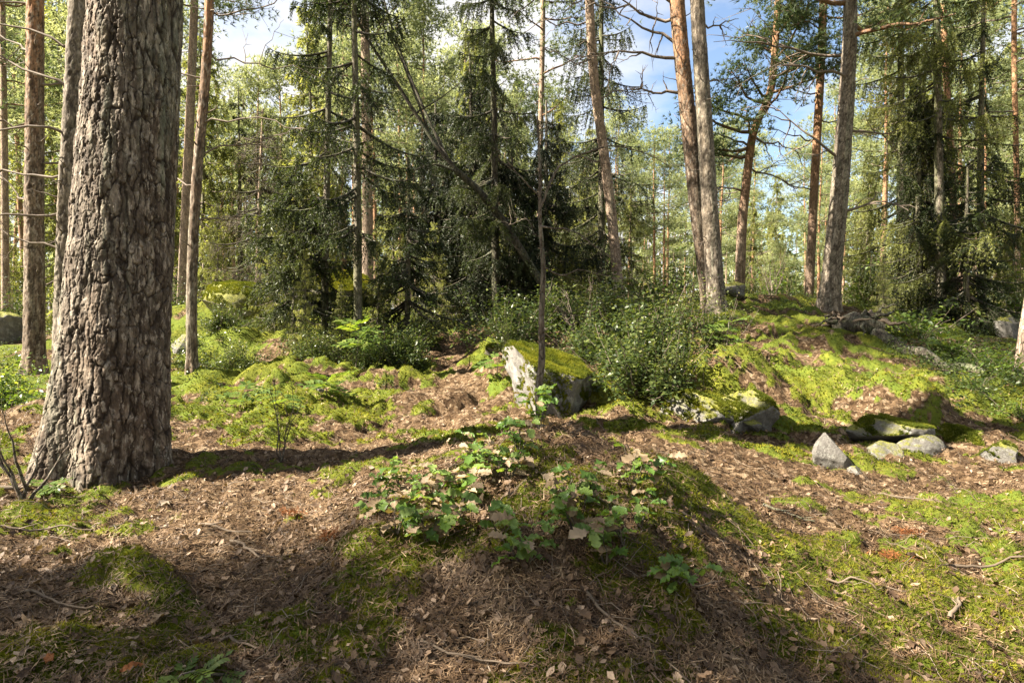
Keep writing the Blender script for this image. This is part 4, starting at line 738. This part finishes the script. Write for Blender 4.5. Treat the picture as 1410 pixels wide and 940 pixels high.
# young spruces in the undergrowth
YS = proto('spruce', 631, 10, r=2.6, c0=.02)
first[id(YS)] = True
for px, py, Y, s, lb in [(420, 500, 9.8, .17, 'small spruce sapling in front of the left mossy spruce'), (520, 500, 10.6, .2, 'small spruce sapling right of the right mossy spruce'), (470, 500, 10, .13, 'tiny spruce sapling between the two mossy spruces'), (600, 460, 12.8, .22, 'spruce sapling beside the steep rock face'), (650, 440, 14.2, .2, 'spruce sapling at the top of the path'), (705, 440, 13, .26, 'dark spruce sapling under the leaning tree'), (780, 430, 13.5, .22, 'spruce sapling behind the shrubs above the boulder'), (870, 420, 14.5, .3, 'spruce sapling right of the pinkish pine'), (1215, 455, 11.5, .13, 'small spruce sapling behind the uprooted stump'), (1190, 420, 15, .32, 'spruce sapling right of the broad leaning pine'), (380, 470, 12, .22, 'spruce sapling at the left of the thicket'), (300, 430, 16, .3, 'spruce sapling behind the large mossy rock'), (545, 440, 14.5, .33, 'dark spruce sapling behind the thicket'), (15, 420, 17, .32, 'spruce sapling behind the straight left pine'), (1390, 430, 15, .3, 'spruce sapling at the far right edge')]:
    p = at(px, py, Y); place(YS, (p[0], p[1], hz(p[0], p[1]) - .03), rnd.uniform(0, 6), s, lb, 'young spruces in the undergrowth')

# ------------------------------------------------------------------ oak seedlings, rowans, fern, twigs
def oak_mesh(seed):
    g = np.random.default_rng(seed); n = 11; ys = np.linspace(0, 1, n) + np.array([0, 0, .02, -.02, .03, -.02, .03, -.02, .03, 0, 0]); wv = np.array([.02, .07, .17, .10, .25, .15, .29, .16, .24, .13, .02]) * g.uniform(.85, 1.15, 11)
    V = []; F = []
    for i in range(n):
        z = g.uniform(-.02, .22) * math.sin(ys[i] * 3) - .12 * ys[i] ** 2 + g.normal() * .015
        V += [[ys[i], -wv[i], z + .05 + g.normal() * .02], [ys[i], 0, z - .02], [ys[i], wv[i], z + .05 + g.normal() * .02]]
    for i in range(n - 1): a = i * 3; F += [[a, a + 3, a + 4, a + 1], [a + 1, a + 4, a + 5, a + 2]]
    m_ = MB(); m_.add(np.array(V), np.array(F), g.uniform(.2, .9)); return m_
OG = [oak_mesh(i).mesh('oak_leaf_mesh', True) for i in range(5)]; OD = [oak_mesh(20 + i).mesh('dry_oak_leaf_mesh', True) for i in range(4)]
for m_ in OG: m_.materials.append(MAT['oakg'])
for m_ in OD: m_.materials.append(MAT['oakd'])
def frame_rot(d, up):
    X = Vector(d).normalized(); Z = Vector(up); Z = (Z - X * Z.dot(X)).normalized(); Y_ = Z.cross(X); return Matrix((X, Y_, Z)).transposed().to_euler()
def seedling(label, px, py, n=9, s=.075, h=.14, dry=.4, seed=0, yo=0):
    n = int(n * 2.1); s *= 1.0; h *= 1.25
    p = gh(px, py + yo); g = random.Random(seed + px); r = thing('oak_seedling', label, 'seedling', p, 0, 'oak seedlings on the mound')
    m_ = MB(); ng = np.random.default_rng(px); tips = []
    for q in range(max(1, n // 4)):
        a = g.uniform(0, 6.28); e = np.array([math.cos(a) * .07, math.sin(a) * .07 - .02, h * g.uniform(.6, 1.1)]); t = np.linspace(0, 1, 6)[:, None]; pth = e * t + ng.normal(size=(6, 3)) * .004 * (t > 0); tubes(m_, pth, np.linspace(.003, .0015, 6), 5); tips.append(pth)
    m_.build('stem', MAT['bark_sap'], r, True)
    for i in range(n):
        pth = tips[i % len(tips)]; b = pth[g.choice([2, 3, 4, 5, 5, 5])]; a = i * 2.4 + g.uniform(-.4, .4); d = (math.cos(a), math.sin(a), g.uniform(-.35, .35)); dr = g.random() < dry
        o = bpy.data.objects.new('leaf', g.choice(OD if dr else OG)); C.objects.link(o); o.parent = r; o.location = b; o.rotation_euler = frame_rot(d, (g.gauss(0, .35), g.gauss(-.25, .35), 1)); k = s * g.uniform(.75, 1.3); o.scale = (k, k * g.uniform(.8, 1.15), k)
for a in [('oak seedling highest on the left flank of the mound', 520, 705, 9), ('broad oak seedling with the largest leaves at the left foot of the mound', 545, 740, 16, .095), ('oak seedling drooping with dry leaves low on the left flank', 590, 750, 12, .085), ('oak seedling tucked behind the largest left one', 560, 690, 12), ('oak seedling with many dry leaves in the middle of the left flank', 600, 700, 14),
    ('oak seedling left of the mound top, half withered', 640, 690, 14), ('oak seedling reaching down the centre left flank', 625, 725, 10), ('pale withered oak seedling just left of the mound top', 665, 660, 14), ('oak seedling below the mound top, green and dense', 700, 665, 13), ('oak seedling on the very top of the mound', 715, 632, 14),
    ('green oak seedling at the foot of the sapling', 744, 598, 11, .085, .2, .1), ('single green oak seedling left of the centre hollow', 690, 752, 7, .08), ('oak seedling with bright leaves low in the centre of the mound', 722, 785, 9, .08, .1, .2), ('small oak seedling near the middle of the mound', 748, 740, 5, .05, .08, .2), ('oak seedling upper right of the mound centre', 800, 690, 13, .07), ('withered oak seedling right of the mound centre', 780, 710, 11), ('oak seedling in the middle right of the mound', 795, 745, 12), ('oak seedling lower right of the mound centre', 835, 785, 11),
    ('oak seedling with half dry leaves low right', 860, 765, 10), ('yellowish oak seedling on the right shoulder of the mound', 883, 735, 9, .06, .12, .3), ('oak seedling near the upper right edge of the mound', 870, 678, 12), ('oak seedling at the rim beside the moss band', 900, 668, 8), ('pair leafed oak seedling at the lower right flank', 915, 800, 7, .07, .08, .3), ('oak seedling lowest on the right flank', 935, 808, 6, .07, .06, .1), ('tiny oak seedling left of the mound on open litter', 540, 655, 6, .06, .1, .2), ('oak seedling with dark leaves between left flank and top', 655, 640, 8, .06)]:
    seedling(*a, seed=3)
def rowan_leaf(seed):
    g = np.random.default_rng(seed); m_ = MB(); n = 6; P = []; S = []; SPN = []
    for i in range(n):
        x = .15 + .75 * i / n
        for sg in (-1, 1): P.append([x, 0, -.12 * x * x]); SPN.append([.55, sg, -.15])
    P.append([.9, 0, -.1]); SPN.append([1, 0, -.2]); P = np.array(P); SPN = np.array(SPN, float)
    scatter(m_, LEAF[0] * [1, .9, 1], LEAF[1], P, np.tile([0., 0, 1.], (len(P), 1)) + g.normal(size=(len(P), 3)) * .12, .36, g, g.uniform(.3, .9, len(P)), spin=SPN)
    t = np.linspace(0, 1, 5); tubes(m_, np.stack([t * .9, t * 0, -.12 * t * t], -1), np.full(5, .008), 3); return m_.mesh('rowan_leaf_mesh')
RL = [rowan_leaf(i) for i in range(3)]
for m_ in RL: m_.materials.append(MAT['bright'])
def rowan(label, px, py, Y, h, n, s, seed, name='rowan_seedling', bare=False):
    p = gh(px, py) if Y is None else at(px, py, Y); p[2] = hz(p[0], p[1]); g = random.Random(seed); ng = np.random.default_rng(seed); r = thing(name, label, 'seedling', p, 0, 'rowan seedlings by the thicket'); m_ = MB(); t = np.linspace(0, 1, 8)[:, None]
    st = np.array([ng.normal() * .1, ng.normal() * .1, h]) * t + np.cumsum(ng.normal(size=(8, 3)) * .01, 0) * (t > 0); tubes(m_, st, np.linspace(.007, .002, 8), 5); m_.build('stem', MAT['bark_sap'], r, True)
    for i in range(n):
        q = .4 + .6 * i / n; b = [float(np.interp(q * 7, range(8), st[:, c])) for c in range(3)]; a = i * 2.4; o = bpy.data.objects.new('leaf', g.choice(RL)); C.objects.link(o); o.parent = r; o.location = b
        o.rotation_euler = frame_rot((math.cos(a), math.sin(a), g.uniform(-.2, .45)), (g.gauss(0, .2), g.gauss(-.3, .2), 1)); k = s * g.uniform(.8, 1.2); o.scale = (k, k, k)
rowan('pale leaved rowan seedling rising from the middle of the thicket', 490, 530, 8.6, .62, 11, .33, 1); rowan('rowan seedling low in front of the thicket', 450, 580, 6.9, .22, 9, .26, 2); rowan('rowan seedling left of the thin forked sapling', 330, 565, 6.9, .30, 9, .26, 3)
rowan('rowan seedling behind the thin forked sapling', 395, 590, 6.4, .28, 5, .2, 4); rowan('rowan sprig before the right mossy spruce', 520, 500, 9.4, .5, 8, .3, 5); rowan('rowan sprig at the edge of the twin pines', 1000, 520, 7.3, .5, 7, .25, 6)
rowan('small rowan sprig on the right slope', 1205, 560, 6.8, .16, 7, .16, 7); rowan('rowan sprig below the dark spruces', 1300, 505, 9.3, .35, 8, .28, 8); rowan('rowan sprig left of the boulder', 690, 530, 7.6, .3, 7, .22, 9); rowan('bright rowan seedling at the bottom left edge of the picture', 330, 935, None, .08, 8, .095, 10)
rowan('bright rowan seedling beside the roots at far left', 50, 690, None, .06, 6, .12, 11)
# thin forked bare saplings and the twiggy dead bush at the left edge
def twiggy(label, px, py, Y, h, n, seed, r0=.008, spread=.35, name='bare_sapling', mt='bark_sap'):
    p = at(px, py, Y); p[2] = hz(p[0], p[1]) - .02; g = np.random.default_rng(seed); r = thing(name, label, 'sapling', p); t = np.linspace(0, 1, 12)[:, None]
    for i in range(n):
        m_ = MB(); a = g.uniform(0, 6.28); d = unit(np.array([math.cos(a) * spread, math.sin(a) * spread * .6, 1])); st = d * h * g.uniform(.6, 1) * t + np.cumsum(g.normal(size=(12, 3)) * .012 * h, 0) * (t > 0); tubes(m_, st, np.linspace(r0, .0015, 12), 6)
        for q in range(7):
            b = st[g.integers(3, 12)]; dd = unit(d + g.normal(size=3) * .6); tubes(m_, b + dd * h * g.uniform(.1, .35) * t[::2] + np.cumsum(g.normal(size=(6, 3)) * .01 * h, 0) * (t[::2] > 0), np.linspace(.002, .001, 6), 4)
        m_.build('stem', MAT[mt], r, True)
twiggy('thin forked bare sapling on the sunny strip left of centre', 386, 640, 4.75, .75, 4, 3, .006); twiggy('twiggy dark dead bush at the left edge beside the massive trunk', 35, 705, 3.75, .75, 6, 5, .012, .55, 'dead_bush')
twiggy('leafless twig bush in the hollow behind the boulder', 800, 450, 9, .9, 7, 8, .008, .6, 'dead_bush', 'limb'); twiggy('bare whitish brush on the slope near the right edge', 1340, 560, 7.2, .35, 6, 9, .006, .9, 'dead_bush', 'limb')
twiggy('leafless brush behind the crooked orange pine', 1065, 400, 15, 1.4, 8, 12, .012, .5, 'dead_bush', 'limb')

# sticks lying about
def stick(label, px, py, ang, ln, r, seed, mt='dead'):
    p = gh(px, py); g = np.random.default_rng(seed); q = np.linspace(-.5, .5, 12); x = p[0] + math.cos(ang) * ln * q + np.cumsum(g.normal(size=12)) * .006; y = p[1] + math.sin(ang) * ln * q + np.cumsum(g.normal(size=12)) * .006
    z = sample_h(x, y) + r + .012; z = np.maximum(z, (z + np.linspace(z[0], z[-1], 12)) / 2); P = np.stack([x, y, z], -1); m_ = MB(); tubes(m_, P - p, np.linspace(r, r * .45, 12), 7)
    for k in range(2):
        b = (P - p)[g.integers(3, 9)]; d = unit(np.array([math.cos(ang + g.uniform(-.9, .9)), math.sin(ang + g.uniform(-.9, .9)), .25])); tubes(m_, b + d * ln * .25 * np.linspace(0, 1, 4)[:, None], np.linspace(r * .5, r * .2, 4), 5)
    o = m_.build('fallen_stick', MAT[mt], None, True); o.location = p; tag(o, label, 'stick', 'sticks on the forest floor')
for i, a in enumerate([('pale forked stick lying on the moss at the lower right', 1310, 835, .8, .17, .010), ('long grey stick lying level near the right edge', 1360, 790, .05, .42, .009), ('dark curved stick on the litter right of the mound', 1085, 712, -.5, .28, .009, 'a'), ('bent grey stick on the litter left of the mound', 310, 735, -.2, .35, .008), ('pale curved root-like stick nearer the mound', 345, 765, -.6, .34, .009), ('thin pale stick across the left foreground litter', 90, 842, -.15, .34, .006),
    ('stick at the left edge above the moss hump', 55, 742, .15, .45, .007), ('pale short stick beside the dark litter at bottom left', 335, 885, -.3, .22, .007), ('long thin stick running down the mound face', 890, 880, -.9, .55, .006), ('forked twig low on the right of the mound', 960, 830, .5, .35, .005), ('stick at the bottom of the mound centre', 660, 915, -.3, .4, .005), ('grey stick below the stone heap', 1250, 690, -.7, .35, .007),
    ('short pale stick among dry leaves at lower right', 1170, 810, -.5, .2, .006), ('slanting stick over the mound crest', 640, 640, -.7, .35, .005), ('thin twig standing out of the mound leaves', 700, 690, .9, .3, .004), ('thick pale stick beside the dead bush', 30, 683, .12, .5, .02)]):
    stick(*a[:6], seed=i, mt='bark_dark' if len(a) > 6 else 'dead')
def flatbit(name, label, cat, px, py, s, mt, mesh, seed=0):
    p = gh(px, py); g = random.Random(seed); n = gnorm(np.array([p[0]]), np.array([p[1]]))[0]; o = bpy.data.objects.new(name, mesh.copy()); o.data.materials.clear(); o.data.materials.append(MAT[mt]); C.objects.link(o); o.location = (p[0], p[1], p[2] + .015); a = g.uniform(0, 6); o.rotation_euler = frame_rot((math.cos(a), math.sin(a), .1), (n[0], n[1] - .2, n[2])); o.scale = (s, s, s); tag(o, label, cat)
flatbit('dead_leaf', 'tan dead leaf lying on the front of the mound', 'leaf', 798, 850, .075, 'litter', OG[0]); flatbit('dead_leaf', 'red brown dead leaf at the bottom left corner moss', 'leaf', 62, 910, .055, 'rust', OG[1], 2); flatbit('bark_flake', 'long reddish bark flake at the bottom left', 'bark', 200, 922, .07, 'rust', OG[2], 5)
flatbit('dead_leaf', 'grey dead leaf on shaded litter below the massive trunk', 'leaf', 215, 705, .12, 'dead', OG[3], 3); flatbit('dead_leaf', 'pale dead leaf right of the long moss hump', 'leaf', 208, 868, .08, 'oakd', OG[4], 4)
def rust_twigs(label, px, py, seed):
    p = gh(px, py); g = np.random.default_rng(seed); m_ = MB(); P = g.normal(size=(70, 3)) * [.045, .025, .008] + [0, 0, .03]; needles(m_, P, g.normal(size=(70, 3)) * [1, 1, .2], 5, .03, .003, .6, g, g.uniform(0, 1, 70)); o = m_.build('dead_spruce_twig', MAT['rust'], None, False); o.location = p; o['kind'] = 'stuff'; tag(o, label, 'twig')
rust_twigs('rusty dead spruce twig on the litter left of the mound', 400, 712, 1); rust_twigs('rusty needled twig on the sunny right ground', 1250, 738, 2); rust_twigs('rusty dead twig just below the other on the right ground', 1225, 775, 3); rust_twigs('orange dead twig near the mound foot', 455, 745, 4)

# ------------------------------------------------------------------ litter, needles, moss tips: nobody could count them
def pts_in_view(g, n, y0, y1, power=1.0, extra=.35):
    u = g.uniform(0, 1, n); y = 1 / (1 / y0 + (1 / y1 - 1 / y0) * u) if power == 1 else y0 + (y1 - y0) * u; x = g.uniform(-1, 1, n) * (y * .86 + extra); return x, y
def ground_pts(g, n, y0, y1, keep):
    x, y = pts_in_view(g, n, y0, y1); m = mossv(x, y); k = keep(m, g.uniform(0, 1, n)); x = x[k]; y = y[k]; m = m[k]; return np.stack([x, y, sample_h(x, y)], -1), gnorm(x, y), m
g = np.random.default_rng(11)
LITT = (np.array([[0, 0, 0], [.3, .20, .07], [.62, .30, .02], [1, .03, .09], [.66, -.30, .08], [.33, -.17, 0], [.5, 0, -.05]]), np.array([[0, 1, 6], [1, 2, 6], [2, 3, 6], [3, 4, 6], [4, 5, 6], [5, 0, 6]]))
mb = MB(); P, Nn, m = ground_pts(g, 46000, 1.6, 9, lambda m, u: u < .75 - .55 * m); n = len(P)
patch = fbm(P[:, 0] / .5, P[:, 1] / .5, 61, 3); tn = np.clip(.08 + g.beta(1.3, 1.7, n) * .9 + (patch - .5) * .5, 0, 1)
scatter(mb, *LITT, P + Nn * g.uniform(.002, .018, (n, 1)), Nn + g.normal(size=(n, 3)) * .38, g.uniform(.012, .030, n) + .02 * (g.uniform(size=n) < .25), g, tn); om = OG[2]; ov = np.array([v.co[:] for v in om.vertices]); of = np.array([p.vertices[:] for p in om.polygons]); P2, N2, m2 = ground_pts(g, 1100, 1.6, 6, lambda m, u: u < .8 - .3 * m); n2 = len(P2)
scatter(mb, ov * [1, .9, 1.3], of, P2 + N2 * .012, N2 + g.normal(size=(n2, 3)) * .4, g.uniform(.035, .07, n2), g, g.beta(1.5, 2.0, n2)); o = mb.build('fallen_leaves', MAT['litter'], None, False, 'stuff'); tag(o, 'brown and pinkish dead leaves strewn over the forest floor', 'leaf litter')
mb = MB(); P, Nn, m = ground_pts(g, 260000, 1.6, 8, lambda m, u: u < .8 - .58 * m); n = len(P); d = unit(np.cross(Nn, g.normal(size=(n, 3))) + Nn * g.normal(size=(n, 1)) * .25); sd_ = unit(np.cross(Nn, d)); ln = g.uniform(.022, .055, (n, 1)); wd_ = .0013 + .00035 * P[:, 1:2]
P = P + Nn * g.uniform(.003, .022, (n, 1)); V = np.stack([P - sd_ * wd_, P + sd_ * wd_, P + d * ln], 1).reshape(-1, 3); mb.add(V, np.arange(n * 3).reshape(-1, 3), np.repeat(np.clip(g.normal(.45, .22, n) + (fbm(P[:, 0] / .3, P[:, 1] / .3, 62, 4, .7) - .5) * .9, 0, 1), 3)); o = mb.build('fallen_needles', MAT['duff'], None, False, 'stuff'); tag(o, 'carpet of dry brown pine needles on the ground', 'needle litter')
mb = MB(); P, Nn, m = ground_pts(g, 3000, 1.6, 8, lambda m, u: u < np.where(m > .5, .35, .8)); n = len(P); d = unit(np.cross(Nn, g.normal(size=(n, 3)))); t = np.linspace(-.5, .5, 6); ln = g.uniform(.06, .28, (n, 1, 1)); Q = P[:, None, :] + d[:, None, :] * ln * t[None, :, None] + np.cumsum(g.normal(size=(n, 6, 3)), 1) * .035 * ln
Q[:, :, 2] = sample_h(Q[:, :, 0].ravel(), Q[:, :, 1].ravel()).reshape(n, 6) + .008 + g.uniform(0, .015, (n, 1)) + np.abs(t)[None] * 0; tubes(mb, Q, np.repeat(g.uniform(.0008, .0024, (n, 1)), 6, 1) * np.linspace(1.2, .6, 6), 4, g.uniform(0, 1, n)); o = mb.build('fallen_twigs', MAT['dead'], None, True, 'stuff'); tag(o, 'fine grey twigs scattered over the litter', 'twigs')
mb = MB(); P, Nn, m = ground_pts(g, 170000, 1.6, 7, lambda m, u: u < sstep(.15, .9, m) * .85); n = len(P); needles(mb, P, Nn, 3, .022, .004, .55, g, np.clip(g.normal(.52, .16, n) + (fbm(P[:, 0] / .15, P[:, 1] / .15, 71, 4, .65) - .5) * 1.6, 0, 1))
P, Nn, m = ground_pts(g, 95000, 5, 16, lambda m, u: u < sstep(.15, .9, m) * .85); n = len(P); needles(mb, P, Nn, 3, .026, .010, .6, g, np.clip(g.normal(.45, .16, n) + (fbm(P[:, 0] / .3, P[:, 1] / .22, 71, 4, .65) - .5) * 1.7, 0, 1))
o = mb.build('moss', MAT['moss'], None, False, 'stuff'); tag(o, 'soft yellow green moss cushions covering parts of the ground', 'moss')
# low green plants of the undergrowth
mb = MB(); x, y = pts_in_view(g, 60000, 6.5, 26); dens = fbm(x / 1.3, y / 1.3, 81, 4) + .18 * sstep(8, 13, y) + .22 * np.exp(-(((x - 5.8) / 1.3) ** 2 + ((y - 7.6) / 1.8) ** 2)) - .8 * np.exp(-((x / y + .075) / .045) ** 2) * (y < 17)
px_ = x / y; dens -= .25 * ((px_ > .28) & (px_ < .60) & (y < 12)) + .12 * (y < 9); k = dens > .56; x = x[k]; y = y[k]; P = np.stack([x, y, sample_h(x, y) + g.uniform(.02, .16, len(x))], -1); n = len(P)
for _ in range(3): scatter(mb, *LEAF, P + g.normal(size=(n, 3)) * .05, unit(g.normal(size=(n, 3)) * .5 + [0, 0, 1]), g.uniform(.02, .055, n), g, np.clip(g.normal(.4, .2, n), 0, 1))
o = mb.build('undergrowth', MAT['shrub'], None, False, 'stuff'); tag(o, 'low leafy bilberry undergrowth spreading below the trees', 'undergrowth')
